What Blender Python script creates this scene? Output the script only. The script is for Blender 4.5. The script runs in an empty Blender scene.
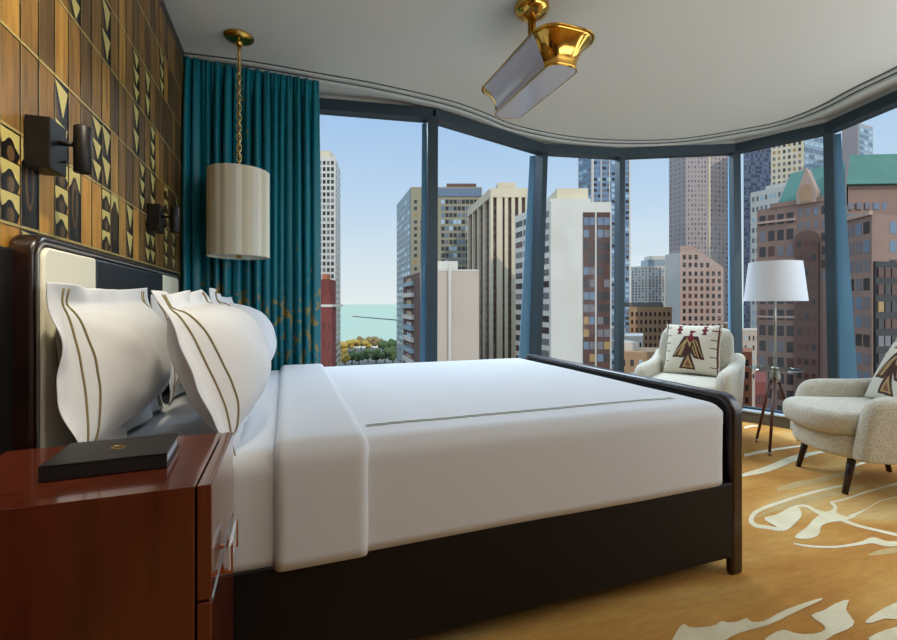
import bpy, bmesh, math, random
from mathutils import Vector, Matrix, noise

random.seed(7)
S = bpy.context.scene
COL = S.collection

# ------------------------------------------------------------------ camera
FPX, EYE = 454.0, 1.05
YAW = math.radians(19.75)
SN, CS = math.sin(YAW), math.cos(YAW)
HORIZON = 304.0
cam_data = bpy.data.cameras.new('camera')
cam = bpy.data.objects.new('camera', cam_data)
COL.objects.link(cam)
cam.location = (0, 0, EYE)
cam.rotation_euler = (math.radians(90), 0, -YAW)
cam_data.sensor_width = 36
cam_data.lens = FPX / 897 * 36
cam_data.shift_y = -16 / 897
cam_data.clip_start = 0.02
cam_data.clip_end = 60000
S.camera = cam

# ------------------------------------------------------------------ light
S.view_settings.view_transform = 'Standard'
S.view_settings.look = 'None'
S.view_settings.gamma = 1
S.view_settings.exposure = 0.0
S.cycles.max_bounces = 8
S.cycles.transparent_max_bounces = 16
S.cycles.caustics_reflective = False
S.cycles.caustics_refractive = False
S.cycles.sample_clamp_indirect = 4.0

def lin(c):
    c = c / 255
    return c / 12.92 if c <= .04045 else ((c + .055) / 1.055) ** 2.4
def rgb(r, g, b):
    return (lin(r), lin(g), lin(b), 1)

world = bpy.data.worlds.new('sky')
S.world = world
world.use_nodes = True
wn, wl = world.node_tree.nodes, world.node_tree.links
wn.clear()
w_out = wn.new('ShaderNodeOutputWorld')
w_bg = wn.new('ShaderNodeBackground')
w_bg.inputs['Strength'].default_value = 1.0
w_tc = wn.new('ShaderNodeTexCoord')
w_sep = wn.new('ShaderNodeSeparateXYZ')
w_ramp = wn.new('ShaderNodeValToRGB')
els = w_ramp.color_ramp.elements
els[0].position = 0.0; els[0].color = rgb(234, 240, 241)
els[1].position = 1.0; els[1].color = (1.5, 2.0, 2.6, 1)
for p_, c_ in ((.10, rgb(218, 232, 241)), (.22, rgb(194, 218, 241)), (.40, rgb(166, 200, 238)), (.58, (.95, 1.25, 1.65, 1))):
    e_ = els.new(p_); e_.color = c_
wl.new(w_tc.outputs['Generated'], w_sep.inputs[0])
wl.new(w_sep.outputs['Z'], w_ramp.inputs['Fac'])
wl.new(w_ramp.outputs['Color'], w_bg.inputs['Color'])
wl.new(w_bg.outputs[0], w_out.inputs[0])

def lamp(name, kind, loc, target, energy, color, size=1, size_y=None, spot=None):
    d = bpy.data.lights.new(name, kind)
    d.energy = energy; d.color = color
    if kind == 'AREA':
        d.size = size
        if size_y:
            d.shape = 'RECTANGLE'; d.size_y = size_y
    elif kind == 'SPOT':
        d.spot_size = spot; d.spot_blend = .8; d.shadow_soft_size = size
    o = bpy.data.objects.new(name, d)
    COL.objects.link(o)
    o.location = loc
    o.rotation_euler = (Vector(target) - Vector(loc)).to_track_quat('-Z', 'Y').to_euler()
    return o

sun = lamp('sun', 'SUN', (0, 0, 100), (0, 0, 0), 1.7, (1, .91, .78))
sun.data.angle = math.radians(.6)
sun_dir = Vector((SN * .75 - CS * .40, CS * .75 + SN * .40, -.62))
sun.rotation_euler = sun_dir.to_track_quat('-Z', 'Y').to_euler()
# area panels are added fill without fixtures; the spots warm wall and nightstand
lamp('room_ceiling_light', 'AREA', (1.6, -1.0, 2.54), (1.7, .6, 0), 8, (1, .97, .94), 2.4, 1.4)  # added overhead fill behind the camera, no real fixture
lamp('window_daylight', 'AREA', (3.75, .55, 1.35), (1.0, 1.6, 1.0), 38, (.80, .90, 1), 1.6, 2.0)  # added cool fill panel inside the room, boosts the daylight from the right
lamp('sky_daylight', 'AREA', (2.1, 5.1, 3.75), (1.0, 2.0, .6), 310, (.78, .89, 1), 5.0, 1.3)  # added fill outside, hidden above the window head, brightens the bed top
lamp('room_uplight', 'AREA', (2.2, -1.0, 1.75), (2.15, -.6, 2.58), 44, (.94, .97, 1), 2.4, 1.3)  # added fill facing up, brightens the ceiling for bounce light
lamp('headboard_spot', 'SPOT', (.05, .75, 2.50), (-.57, 1.22, 1.50), 92, (1, .88, .66), .06, None, math.radians(62))
lamp('bedside_spot', 'SPOT', (-.1, .0, 2.52), (-.30, 1.0, .6), 12, (1, .82, .62), .06, None, math.radians(70))

# ------------------------------------------------------------------ helpers
def ray(px, py):
    """direction through a pixel of the photograph, per metre of depth"""
    u, v = (px - 448.5) / FPX, (HORIZON - py) / FPX
    return Vector((SN + CS * u, CS - SN * u, v))
def at(px, py, d):
    r = ray(px, py) * d
    return Vector((r.x, r.y, EYE + r.z))
def on_z(px, py, z):
    return at(px, py, (z - EYE) / ((HORIZON - py) / FPX))
def zat(py, d):
    return EYE + (HORIZON - py) / FPX * d

def world_m(o):
    m = o.matrix_basis.copy()
    while o.parent:
        o = o.parent
        m = o.matrix_basis @ m
    return m

class MB:
    """collects shapes and links them as one mesh object"""
    def __init__(self):
        self.v, self.f, self.m = [], [], []
    def add(self, vs, fs, mi=0):
        n = len(self.v)
        self.v += [Vector(v) for v in vs]
        for f in fs:
            self.f.append([n + i for i in f]); self.m.append(mi)
    def box(self, lo, hi, mi=0, M=None):
        x0, y0, z0 = lo; x1, y1, z1 = hi
        vs = [Vector(p) for p in ((x0,y0,z0),(x1,y0,z0),(x1,y1,z0),(x0,y1,z0),(x0,y0,z1),(x1,y0,z1),(x1,y1,z1),(x0,y1,z1))]
        if M is not None: vs = [M @ p for p in vs]
        self.add(vs, [(0,3,2,1),(4,5,6,7),(0,1,5,4),(1,2,6,5),(2,3,7,6),(3,0,4,7)], mi)
    def hexa(self, b, t, mi=0):
        self.add(list(b) + list(t), [(3,2,1,0),(4,5,6,7),(0,1,5,4),(1,2,6,5),(2,3,7,6),(3,0,4,7)], mi)
    def prism(self, poly, h, mi=0, M=None):
        """poly of (x, y), extruded from z=0 to h"""
        n = len(poly)
        vs = [Vector((x, y, 0)) for x, y in poly] + [Vector((x, y, h)) for x, y in poly]
        if M is not None: vs = [M @ p for p in vs]
        self.add(vs, [list(range(n))[::-1], list(range(n, 2*n))] + [(i, (i+1) % n, n+(i+1) % n, n+i) for i in range(n)], mi)
    def loft(self, rings, mi=0, cap=True, closed=True):
        n = len(rings[0]); b = []
        fs = []
        for k in range(len(rings) - 1):
            for i in range(n if closed else n - 1):
                j = (i + 1) % n
                fs.append((k*n+i, k*n+j, (k+1)*n+j, (k+1)*n+i))
        if cap:
            fs.append(list(range(n))[::-1]); fs.append([(len(rings)-1)*n + i for i in range(n)])
        self.add([p for r in rings for p in r], fs, mi)
    def lathe(self, prof, c=(0,0,0), seg=32, mi=0, M=None):
        rings = []
        for r, z in prof:
            ring = [Vector((c[0]+r*math.cos(2*math.pi*i/seg), c[1]+r*math.sin(2*math.pi*i/seg), c[2]+z)) for i in range(seg)]
            if M is not None: ring = [M @ p for p in ring]
            rings.append(ring)
        self.loft(rings, mi)
    def tube(self, pts, rad, seg=10, mi=0, cap=True):
        pts = [Vector(p) for p in pts]
        rads = rad if isinstance(rad, (list, tuple)) else [rad]*len(pts)
        rings, prev = [], None
        for i, p in enumerate(pts):
            a = pts[max(i-1, 0)]; b = pts[min(i+1, len(pts)-1)]
            t = (b - a).normalized()
            if prev is None:
                n = t.orthogonal().normalized()
            else:
                n = (prev - t*prev.dot(t))
                n = n.normalized() if n.length > 1e-6 else t.orthogonal().normalized()
            prev = n; bi = t.cross(n)
            rings.append([p + (n*math.cos(2*math.pi*k/seg) + bi*math.sin(2*math.pi*k/seg))*rads[i] for k in range(seg)])
        self.loft(rings, mi, cap)
    def ring(self, c, R, r, M=None, seg=14, sub=6, mi=0, sx=1, sy=1):
        rings = []
        for i in range(seg + 1):
            a = 2*math.pi*i/seg
            rr = []
            for k in range(sub):
                b = 2*math.pi*k/sub
                p = Vector(((R + r*math.cos(b))*math.cos(a)*sx, (R + r*math.cos(b))*math.sin(a)*sy, r*math.sin(b)))
                p = (M @ p if M is not None else p) + Vector(c)
                rr.append(p)
            rings.append(rr)
        self.loft(rings, mi, False)
    def build(self, name, mats, parent=None, smooth=False, local=False, bevel=0, seg=3, weld=False):
        me = bpy.data.meshes.new(name)
        vs = self.v
        if parent is not None and not local:
            inv = world_m(parent).inverted()
            vs = [inv @ v for v in vs]
        me.from_pydata([tuple(v) for v in vs], [], self.f)
        for m in (mats if isinstance(mats, (list, tuple)) else [mats]):
            me.materials.append(m)
        me.polygons.foreach_set('material_index', self.m)
        if weld or True:
            bm = bmesh.new(); bm.from_mesh(me)
            if weld: bmesh.ops.remove_doubles(bm, verts=bm.verts, dist=1e-5)
            bmesh.ops.recalc_face_normals(bm, faces=bm.faces)
            bm.to_mesh(me); bm.free()
        if smooth:
            me.polygons.foreach_set('use_smooth', [True]*len(me.polygons))
        me.update()
        o = bpy.data.objects.new(name, me)
        COL.objects.link(o)
        if parent is not None: o.parent = parent
        if bevel:
            b = o.modifiers.new('bevel', 'BEVEL'); b.width = bevel; b.segments = seg; b.limit_method = 'ANGLE'
            b.angle_limit = math.radians(35)
            if smooth:
                b.harden_normals = False
        return o

def smooth_by_angle(o, deg=40):
    me = o.data
    me.polygons.foreach_set('use_smooth', [True]*len(me.polygons))
    try:
        me.set_sharp_from_angle(angle=math.radians(deg))
    except Exception:
        pass
    return o

def tag(o, label=None, cat=None, group=None, kind=None):
    if label: o['label'] = label
    if cat: o['category'] = cat
    if group: o['group'] = group
    if kind: o['kind'] = kind
    return o
def thing(name, loc, label=None, cat=None, group=None, rz=0, kind=None):
    o = bpy.data.objects.new(name, None)
    o.empty_display_size = .1
    COL.objects.link(o)
    o.location = loc; o.rotation_euler = (0, 0, rz)
    return tag(o, label, cat, group, kind)
def copy_tree(o, parent=None):
    c = o.copy(); COL.objects.link(c)
    if parent is not None: c.parent = parent
    for ch in [x for x in bpy.data.objects if x.parent == o]:
        copy_tree(ch, c)
    return c

# ------------------------------------------------------------------ materials
def mat(name, col, rough=.5, metal=0, spec=.5, bump=None, vary=None, coat=0, sheen=0, emit=None, alpha=None, trans=0):
    """bump=(scale, strength); vary=(second colour, scale, (stretch x,y,z))"""
    m = bpy.data.materials.new(name)
    m.use_nodes = True
    n, l = m.node_tree.nodes, m.node_tree.links
    p = n['Principled BSDF']
    p.inputs['Base Color'].default_value = col
    p.inputs['Roughness'].default_value = rough
    p.inputs['Metallic'].default_value = metal
    p.inputs['Specular IOR Level'].default_value = spec
    p.inputs['Coat Weight'].default_value = coat
    p.inputs['Coat Roughness'].default_value = .08
    p.inputs['Sheen Weight'].default_value = sheen
    p.inputs['Transmission Weight'].default_value = trans
    if emit:
        p.inputs['Emission Color'].default_value = emit[0]
        p.inputs['Emission Strength'].default_value = emit[1]
    tc = n.new('ShaderNodeTexCoord')
    if vary:
        mp = n.new('ShaderNodeMapping'); mp.inputs['Scale'].default_value = vary[2]
        nz = n.new('ShaderNodeTexNoise'); nz.inputs['Scale'].default_value = vary[1]; nz.inputs['Detail'].default_value = 5
        rp = n.new('ShaderNodeValToRGB')
        rp.color_ramp.elements[0].position = .32; rp.color_ramp.elements[0].color = col
        rp.color_ramp.elements[1].position = .68; rp.color_ramp.elements[1].color = vary[0]
        l.new(tc.outputs['Object'], mp.inputs[0]); l.new(mp.outputs[0], nz.inputs['Vector'])
        l.new(nz.outputs['Fac'], rp.inputs['Fac']); l.new(rp.outputs['Color'], p.inputs['Base Color'])
    if bump:
        bz = n.new('ShaderNodeTexNoise'); bz.inputs['Scale'].default_value = bump[0]; bz.inputs['Detail'].default_value = 4
        bp = n.new('ShaderNodeBump'); bp.inputs['Strength'].default_value = bump[1]; bp.inputs['Distance'].default_value = .01
        l.new(tc.outputs['Object'], bz.inputs['Vector']); l.new(bz.outputs['Fac'], bp.inputs['Height'])
        l.new(bp.outputs[0], p.inputs['Normal'])
    return m

def glass_mat(name, tint=(.97, .985, .99, 1), refl=.006):
    m = bpy.data.materials.new(name); m.use_nodes = True
    n, l = m.node_tree.nodes, m.node_tree.links
    n.clear()
    o = n.new('ShaderNodeOutputMaterial'); mx = n.new('ShaderNodeMixShader')
    t = n.new('ShaderNodeBsdfTransparent'); t.inputs[0].default_value = tint
    g = n.new('ShaderNodeBsdfGlossy'); g.inputs['Roughness'].default_value = .02
    mx.inputs[0].default_value = refl
    l.new(t.outputs[0], mx.inputs[1]); l.new(g.outputs[0], mx.inputs[2]); l.new(mx.outputs[0], o.inputs[0])
    return m

M_ceiling = mat('ceiling_paint', rgb(222, 221, 214), .9)
M_paint = mat('wall_paint', rgb(196, 188, 172), .9)
M_trim = mat('track_paint', rgb(196, 200, 196), .45)
M_track_dark = mat('track_groove', rgb(70, 76, 76), .6)  # dark paint that stands for the shade lines of the track
M_frame = mat('window_frame_metal', rgb(54, 70, 80), .42, .3)
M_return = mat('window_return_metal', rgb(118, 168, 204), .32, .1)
M_plinth = mat('plinth_metal', rgb(92, 90, 84), .5)
M_sill = mat('sill_metal', rgb(190, 204, 214), .35, .2)
M_glass = glass_mat('window_glass')
M_mahog = mat('mahogany', rgb(112, 50, 30), .16, vary=(rgb(92, 38, 23), 5, (6, 6, .6)), coat=.6)
M_darkwood = mat('dark_walnut', rgb(40, 19, 14), .3, vary=(rgb(26, 12, 9), 6, (8, 8, .8)), coat=.4)
M_leather = mat('black_leather', rgb(17, 15, 14), .55, spec=.3, bump=(160, .12))
M_bluelea = mat('navy_leather', rgb(34, 36, 44), .38, bump=(160, .1))
M_cream = mat('cream_leather', rgb(240, 236, 216), .5, bump=(140, .06))
M_piping = mat('silver_piping', rgb(140, 140, 138), .3, .4)
M_linen = mat('white_linen', rgb(222, 225, 230), .85, bump=(420, .05), sheen=.15)
M_sham = mat('white_sham', rgb(222, 224, 228), .85, bump=(420, .05), sheen=.15)
M_olive = mat('olive_embroidery', rgb(134, 122, 82), .7)
M_thread = mat('sage_embroidery', rgb(168, 172, 158), .7)
M_brass = mat('polished_brass', rgb(214, 168, 82), .13, 1)
M_chain = mat('pale_brass', rgb(226, 196, 128), .25, 1)
M_blackmetal = mat('black_metal', rgb(24, 21, 20), .42, .3)
M_boucle = mat('cream_boucle', rgb(214, 208, 190), .95, bump=(110, .8), vary=(rgb(196, 190, 172), 60, (1, 1, 1)), sheen=.2)
M_legwood = mat('dark_leg_wood', rgb(44, 26, 20), .35)
M_tripod = mat('tripod_walnut', rgb(92, 46, 30), .35)
M_nickel = mat('brushed_nickel', rgb(176, 172, 160), .3, 1)
M_lampshade = mat('white_lamp_shade', rgb(222, 226, 232), .8)
M_tableglass = glass_mat('table_glass', (.80, .90, .90, 1), .22)
M_acrylic = mat('clear_acrylic', rgb(226, 232, 232), .12, .1)
M_copper = mat('copper_fitting', rgb(196, 132, 96), .22, 1)
M_paper = mat('page_edges', rgb(190, 195, 206), .8)
M_book = mat('black_book_cover', rgb(34, 32, 31), .5, bump=(200, .08))
M_gold = mat('gold_foil', rgb(150, 116, 60), .4, .7)
M_enamel = mat('white_enamel', rgb(206, 202, 214), .16, coat=.5)
M_diffuser = mat('opal_diffuser', rgb(214, 212, 220), .06, spec=.9, coat=1)

# pleated drum shade: cream and white panels
M_panel_cream = mat('cream_pleat', rgb(214, 205, 180), .85)
M_panel_white = mat('white_pleat', rgb(226, 222, 206), .85)

# teal curtain with gold flecks on its lower part
def curtain_mat():
    m = mat('teal_satin', rgb(0, 84, 98), .42)
    n, l = m.node_tree.nodes, m.node_tree.links
    p = n['Principled BSDF']
    tc = n.new('ShaderNodeTexCoord')
    sp = n.new('ShaderNodeSeparateXYZ')
    g = n.new('ShaderNodeNewGeometry')
    l.new(g.outputs['Position'], sp.inputs[0])
    mp = n.new('ShaderNodeMapRange'); mp.inputs['From Min'].default_value = 1.52; mp.inputs['From Max'].default_value = 1.02
    mp.inputs['To Min'].default_value = 0; mp.inputs['To Max'].default_value = .155
    l.new(sp.outputs['Z'], mp.inputs['Value'])
    nz = n.new('ShaderNodeTexNoise'); nz.inputs['Scale'].default_value = 17; nz.inputs['Detail'].default_value = 4; nz.inputs['Roughness'].default_value = .6
    mpp = n.new('ShaderNodeMapping'); mpp.inputs['Scale'].default_value = (1.3, 1.3, .8)
    l.new(g.outputs['Position'], mpp.inputs[0]); l.new(mpp.outputs[0], nz.inputs['Vector'])
    ad = n.new('ShaderNodeMath'); ad.operation = 'ADD'
    l.new(nz.outputs['Fac'], ad.inputs[0]); l.new(mp.outputs[0], ad.inputs[1])
    gt = n.new('ShaderNodeMath'); gt.operation = 'GREATER_THAN'; gt.inputs[1].default_value = .715
    l.new(ad.outputs[0], gt.inputs[0])
    mx = n.new('ShaderNodeMix'); mx.data_type = 'RGBA'
    mx.inputs[6].default_value = rgb(0, 112, 128); mx.inputs[7].default_value = rgb(150, 128, 72)
    l.new(gt.outputs[0], mx.inputs[0]); l.new(mx.outputs[2], p.inputs['Base Color'])
    return m
M_curtain = curtain_mat()

def carpet_mat():
    m = mat('ochre_carpet', rgb(180, 130, 60), .95, bump=(260, .5))
    n, l = m.node_tree.nodes, m.node_tree.links
    p = n['Principled BSDF']
    tc = n.new('ShaderNodeTexCoord')
    mp = n.new('ShaderNodeMapping'); mp.inputs['Scale'].default_value = (.55, 1.1, 1); mp.inputs['Rotation'].default_value = (0, 0, .35)
    nz = n.new('ShaderNodeTexNoise'); nz.inputs['Scale'].default_value = 1.5; nz.inputs['Detail'].default_value = 3; nz.inputs['Distortion'].default_value = 1.2
    rp = n.new('ShaderNodeValToRGB')
    e = rp.color_ramp.elements
    e[0].position = .30; e[0].color = rgb(174, 112, 40)
    e[1].position = .74; e[1].color = rgb(214, 186, 128)
    x = e.new(.46); x.color = rgb(192, 136, 58)
    x = e.new(.58); x.color = rgb(206, 158, 82)
    l.new(tc.outputs['Object'], mp.inputs[0]); l.new(mp.outputs[0], nz.inputs['Vector'])
    l.new(nz.outputs['Fac'], rp.inputs['Fac'])
    n2 = n.new('ShaderNodeTexNoise'); n2.inputs['Scale'].default_value = 34; n2.inputs['Detail'].default_value = 3
    mp2 = n.new('ShaderNodeMapping'); mp2.inputs['Scale'].default_value = (.35, 1.6, 1); mp2.inputs['Rotation'].default_value = (0, 0, .3)
    l.new(tc.outputs['Object'], mp2.inputs[0]); l.new(mp2.outputs[0], n2.inputs['Vector'])
    mx = n.new('ShaderNodeMix'); mx.data_type = 'RGBA'; mx.blend_type = 'OVERLAY'; mx.inputs[0].default_value = .34
    l.new(rp.outputs['Color'], mx.inputs[6]); l.new(n2.outputs['Color'], mx.inputs[7])
    bw = n.new('ShaderNodeRGBToBW'); l.new(n2.outputs['Color'], bw.inputs[0]); l.new(bw.outputs[0], mx.inputs[7])
    l.new(mx.outputs[2], p.inputs['Base Color'])
    return m
M_carpet = carpet_mat()
M_cream_pile = mat('cream_carpet_pile', rgb(238, 229, 200), .95, bump=(260, .5), vary=(rgb(226, 212, 172), 9, (1, 1, 1)))
M_tan_pile = mat('tan_carpet_pile', rgb(204, 178, 124), .95, bump=(260, .5), vary=(rgb(196, 164, 104), 9, (1, 1, 1)))

# ================================================================== ROOM SHELL
CEIL = 2.56
WX = -.572                       # face of the wall behind the bed
HEAD_Z, SILL_Z = 2.432, .105
# window line in plan: (photo column at head, at sill, depth)
MUL = [(432, 431, 3.43), (541.8, 533.5, 4.19), (620, 618.6, 4.315), (734.6, 737, 4.18), (829, 834.5, 3.68)]
def flat(px, d):
    p = at(px, 304, d); return Vector((p.x, p.y, 0))
left_end = Vector((WX, 3.50, 0))
w319 = flat(319, 3.27)
right_end_dir = (flat(897, 3.15) - flat(829, 3.68))
right_top = flat(829, 3.68) + right_end_dir * 2.9
top_pts = [left_end] + [flat(a, d) for a, b, d in MUL] + [right_top]
bot_pts = [left_end.copy()] + [flat(b, d) for a, b, d in MUL] + [right_top.copy()]
bot_pts[0] = left_end.copy()
RX = right_top.x + .02
BACK_Y = -2.6

# floor: slab with the carpet's pale marks inlaid
fl = MB()
outline = [(WX - .1, BACK_Y - .1), (RX + .1, BACK_Y - .1), (RX + .1, right_top.y)] + \
    [tuple((p + (p - Vector((1.2, 1.0, 0))).normalized()*.2).to_2d()) for p in reversed(bot_pts)] + [(WX - .1, 3.66)]
poly = []
for q in outline:
    if not poly or (Vector(q) - Vector(poly[-1])).length > 1e-3: poly.append(q)
fl.prism(poly, .1, 0, Matrix.Translation((0, 0, -.1)))
def mark_poly(pts, mi=1, z=.0015):
    n_ = len(pts)
    pts = [tuple(.125*a + .75*b + .125*c if k == 1 else (.5*(b + c)) for a, b, c in zip(pts[i-1], pts[i], pts[(i+1) % n_])) for i in range(n_) for k in (1, 2)]
    vs = [on_z(x, y, 0) for x, y in pts]
    for dx, dy in ((0, 0), (-.5, -2.3)):
        fl.add([(v.x + dx, v.y + dy, z) for v in vs], [list(range(len(vs)))], mi)
def smooth_pts(pts, k=3):
    """Catmull-Rom through (x, y, w)"""
    out = []
    n = len(pts)
    for i in range(n - 1):
        p0, p1, p2, p3 = pts[max(i-1, 0)], pts[i], pts[i+1], pts[min(i+2, n-1)]
        for s in range(k):
            t = s / k
            out.append(tuple(.5*((2*b) + (-a+c)*t + (2*a-5*b+4*c-d)*t*t + (-a+3*b-3*c+d)*t**3) for a, b, c, d in zip(p0, p1, p2, p3)))
    out.append(pts[-1])
    return out
def mark_stroke(pts, mi=1, z=.0012):
    pts = smooth_pts(pts, 4)
    L, R_ = [], []
    for i, (x, y, w) in enumerate(pts):
        a = pts[max(i-1, 0)]; b = pts[min(i+1, len(pts)-1)]
        t = Vector((b[0]-a[0], b[1]-a[1])).normalized()
        nrm = Vector((-t.y, t.x)) * w / 2
        L.append(on_z(x+nrm.x, y+nrm.y, 0)); R_.append(on_z(x-nrm.x, y-nrm.y, 0))
    n = len(L)
    vs = [(v.x, v.y, z) for v in L] + [(v.x, v.y, z) for v in R_]
    for dx, dy in ((0, 0), (-.5, -2.3)):
        fl.add([(x + dx, y + dy, q) for x, y, q in vs], [(i, i+1, n+i+1, n+i) for i in range(n-1)], mi)
def c4(pts): return [(730+x/4, 400+y/4) + ((w[0]/4,) if w else ()) for x, y, *w in pts]
def c3(pts): return [(480+x/2.151, 460+y/2.151) + ((w[0]/2.151,) if w else ()) for x, y, *w in pts]
zz = .001
for pts in ([(450,343,8),(330,370,10),(200,410,12),(110,445,16),(84,480,20),(105,503,16),(150,510,14),(200,520,14)],
            [(235,437,10),(275,424,9),(310,426,9),(345,445,14),(395,460,24),(422,432,16),(402,408,9)],
            [(404,410,6),(460,397,8),(550,367,8),(668,335,9),(800,300,10)],
            [(430,470,18),(500,500,11),(580,520,10),(668,540,12),(760,556,12)],
            [(255,575,6),(320,586,9),(420,589,9),(520,575,13),(570,562,24),(620,575,22),(668,576,20),(760,572,16)],
            [(20,310,12),(57,300,14),(150,276,24),(250,236,24),(330,215,13),(390,205,8),(460,196,6)],
            [(57,222,12),(160,202,10),(310,180,6)],
            [(57,112,7),(90,104,7),(120,104,4)],
            [(470,280,6),(520,256,9),(600,236,9),(668,222,8)],
            [(478,470,16),(540,440,5),(600,405,4),(668,390,4)]):
    zz += .00007
    mark_stroke(c4(pts), 1, zz)
for pts in ([(130,470),(170,464),(200,455),(235,430),(270,424),(285,445),(290,465),(265,490),(240,515),(215,528),(185,520),(190,506),(150,490)],
            [(398,440),(362,458),(330,480),(310,510),(262,540),(258,553),(285,558),(320,557),(355,545),(362,525),(360,510),(374,498),(410,487),(450,487),(520,465),(470,470),(440,458)]):
    zz += .00007
    mark_poly(c4(pts), 1, zz)
for pts in ([(190,360,14),(260,340,24),(340,325,20),(430,300,22),(520,290,14)],
            [(555,620,6),(600,610,20),(668,600,22),(740,590,10)],
            [(100,470,6),(200,430,20),(330,395,26),(440,370,18),(540,345,10)]):
    mark_stroke(c4(pts), 2, .0006)
for pts in ([(405,400),(415,387),(425,365),(440,350),(448,362),(480,361),(508,357),(520,345),(532,352),(560,348),(575,338),(580,350),(612,350),(640,330),(680,314),(735,296),(741,300),(700,318),(660,337),(620,358),(575,367),(540,380),(510,400)],
            [(600,395),(625,377),(652,363),(680,376),(720,376),(748,366),(735,352),(704,334),(740,326),(760,310),(803,296),(780,322),(812,350),(792,366),(760,376),(730,400)],
            [(822,352),(850,330),(897,304),(960,290),(960,340),(897,346),(870,340),(843,353)],
            [(820,395),(850,374),(897,358),(960,350),(960,395)]):
    zz += .00007
    mark_poly(c3(pts), 1, zz)
floor = fl.build('floor', [M_carpet, M_cream_pile, M_tan_pile])
tag(floor, kind='structure')

# ceiling
ce = MB()
ce.prism(poly, .12, 0, Matrix.Translation((0, 0, CEIL)))
tag(ce.build('ceiling', M_ceiling), kind='structure')

# plain walls that close the room
b = MB(); b.box((WX - .1, BACK_Y - .1, 0), (RX + .1, BACK_Y, CEIL))
tag(b.build('wall_back', M_paint), kind='structure')
b = MB(); b.box((RX, BACK_Y, 0), (RX + .1, right_top.y, CEIL))
tag(b.build('wall_right', M_paint), kind='structure')

# wall above and plinth below the glazing, one run each
def run(tops, z0, z1, thick, inset=0):
    m = MB()
    for i in range(len(tops) - 1):
        a, c = tops[i], tops[i+1]
        t = (c - a).normalized(); nn = Vector((t.y, -t.x, 0))      # towards the room
        if nn.dot(-a) < 0: nn = -nn
        a0, c0 = a + nn*inset - t*.01, c + nn*inset + t*.01
        a1, c1 = a0 - nn*thick, c0 - nn*thick
        m.hexa([p + Vector((0,0,z0)) for p in (a0, c0, c1, a1)], [p + Vector((0,0,z1)) for p in (a0, c0, c1, a1)])
    return m
tag(run(top_pts, HEAD_Z + .07, CEIL, .12).build('wall_above_windows', M_ceiling), kind='structure')
tag(run(bot_pts, 0, SILL_Z - .012, .14, .10).build('baseboard_window', M_plinth), kind='structure')
tag(run(bot_pts, SILL_Z - .012, SILL_Z, .16, .11).build('trim_sill', M_sill), kind='structure')

# windows: one structure each, with rails, mullion, pane
def bar(m, a, b_, w, dep, nn, mi=0):
    """straight bar from a to b_ (square section: w across, dep along nn)"""
    ax = (b_ - a).normalized(); s = ax.cross(nn).normalized()
    q = [s*w/2 + nn*dep/2, s*w/2 - nn*dep/2, -s*w/2 - nn*dep/2, -s*w/2 + nn*dep/2]
    m.hexa([a + k for k in q], [b_ + k for k in q], mi)
for i in range(len(top_pts) - 1):
    ta, tb, ba, bb = top_pts[i], top_pts[i+1], bot_pts[i], bot_pts[i+1]
    w = thing('window_%d' % (i+1), tuple((ba + bb)/2), kind='structure')
    t = (tb - ta).normalized(); nn = Vector((t.y, -t.x, 0))
    if nn.dot(-ta) < 0: nn = -nn
    z = lambda p, h: p + Vector((0, 0, h))
    m = MB(); bar(m, z(ta, HEAD_Z + .04), z(tb, HEAD_Z + .04), .08, .10, nn); m.build('head_rail', M_frame, w)
    m = MB(); bar(m, z(ba, SILL_Z + .008), z(bb, SILL_Z + .008), .016, .05, nn); m.build('sill_rail', M_frame, w)
    o2 = -nn * .01
    m = MB()
    q = [z(ba, SILL_Z) + o2, z(bb, SILL_Z) + o2, z(tb, HEAD_Z) + o2, z(ta, HEAD_Z) + o2]
    m.hexa(q, [p - nn*.008 for p in q]); m.build('pane', M_glass, w)
    if i < len(MUL):
        mw = (.078, .068, .056, .062, .064)[i]
        m = MB(); bar(m, z(bb, SILL_Z), z(tb, HEAD_Z + .02), mw, .09, nn); m.build('mullion', M_frame, w)
        # pleat return beside the mullion: narrow at the head, wide at the sill
        dd = MUL[i][2] + .03
        ret = {0: (-1, 6, 6.5), 1: (-1, 8, 12), 3: (-1, 1.5, 2.5), 4: (1, 8, 21)}.get(i)
        if ret:
            sgn, wt, wb = ret
            pa, pb = MUL[i][0] + sgn*4, MUL[i][1] + sgn*5
            A0 = z(flat(pb, dd), SILL_Z); A1 = z(flat(pb + sgn*wb, dd + (.02 if i != 4 else -.10)), SILL_Z)
            B0 = z(flat(pa, dd), HEAD_Z); B1 = z(flat(pa + sgn*wt, dd + (.02 if i != 4 else -.04)), HEAD_Z)
            off = -Vector((SN, CS, 0)) * -.02
            m = MB(); m.hexa([A0, A1, A1 + off, A0 + off], [B0, B1, B1 + off, B0 + off]); m.build('return_panel', M_return, w)

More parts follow.
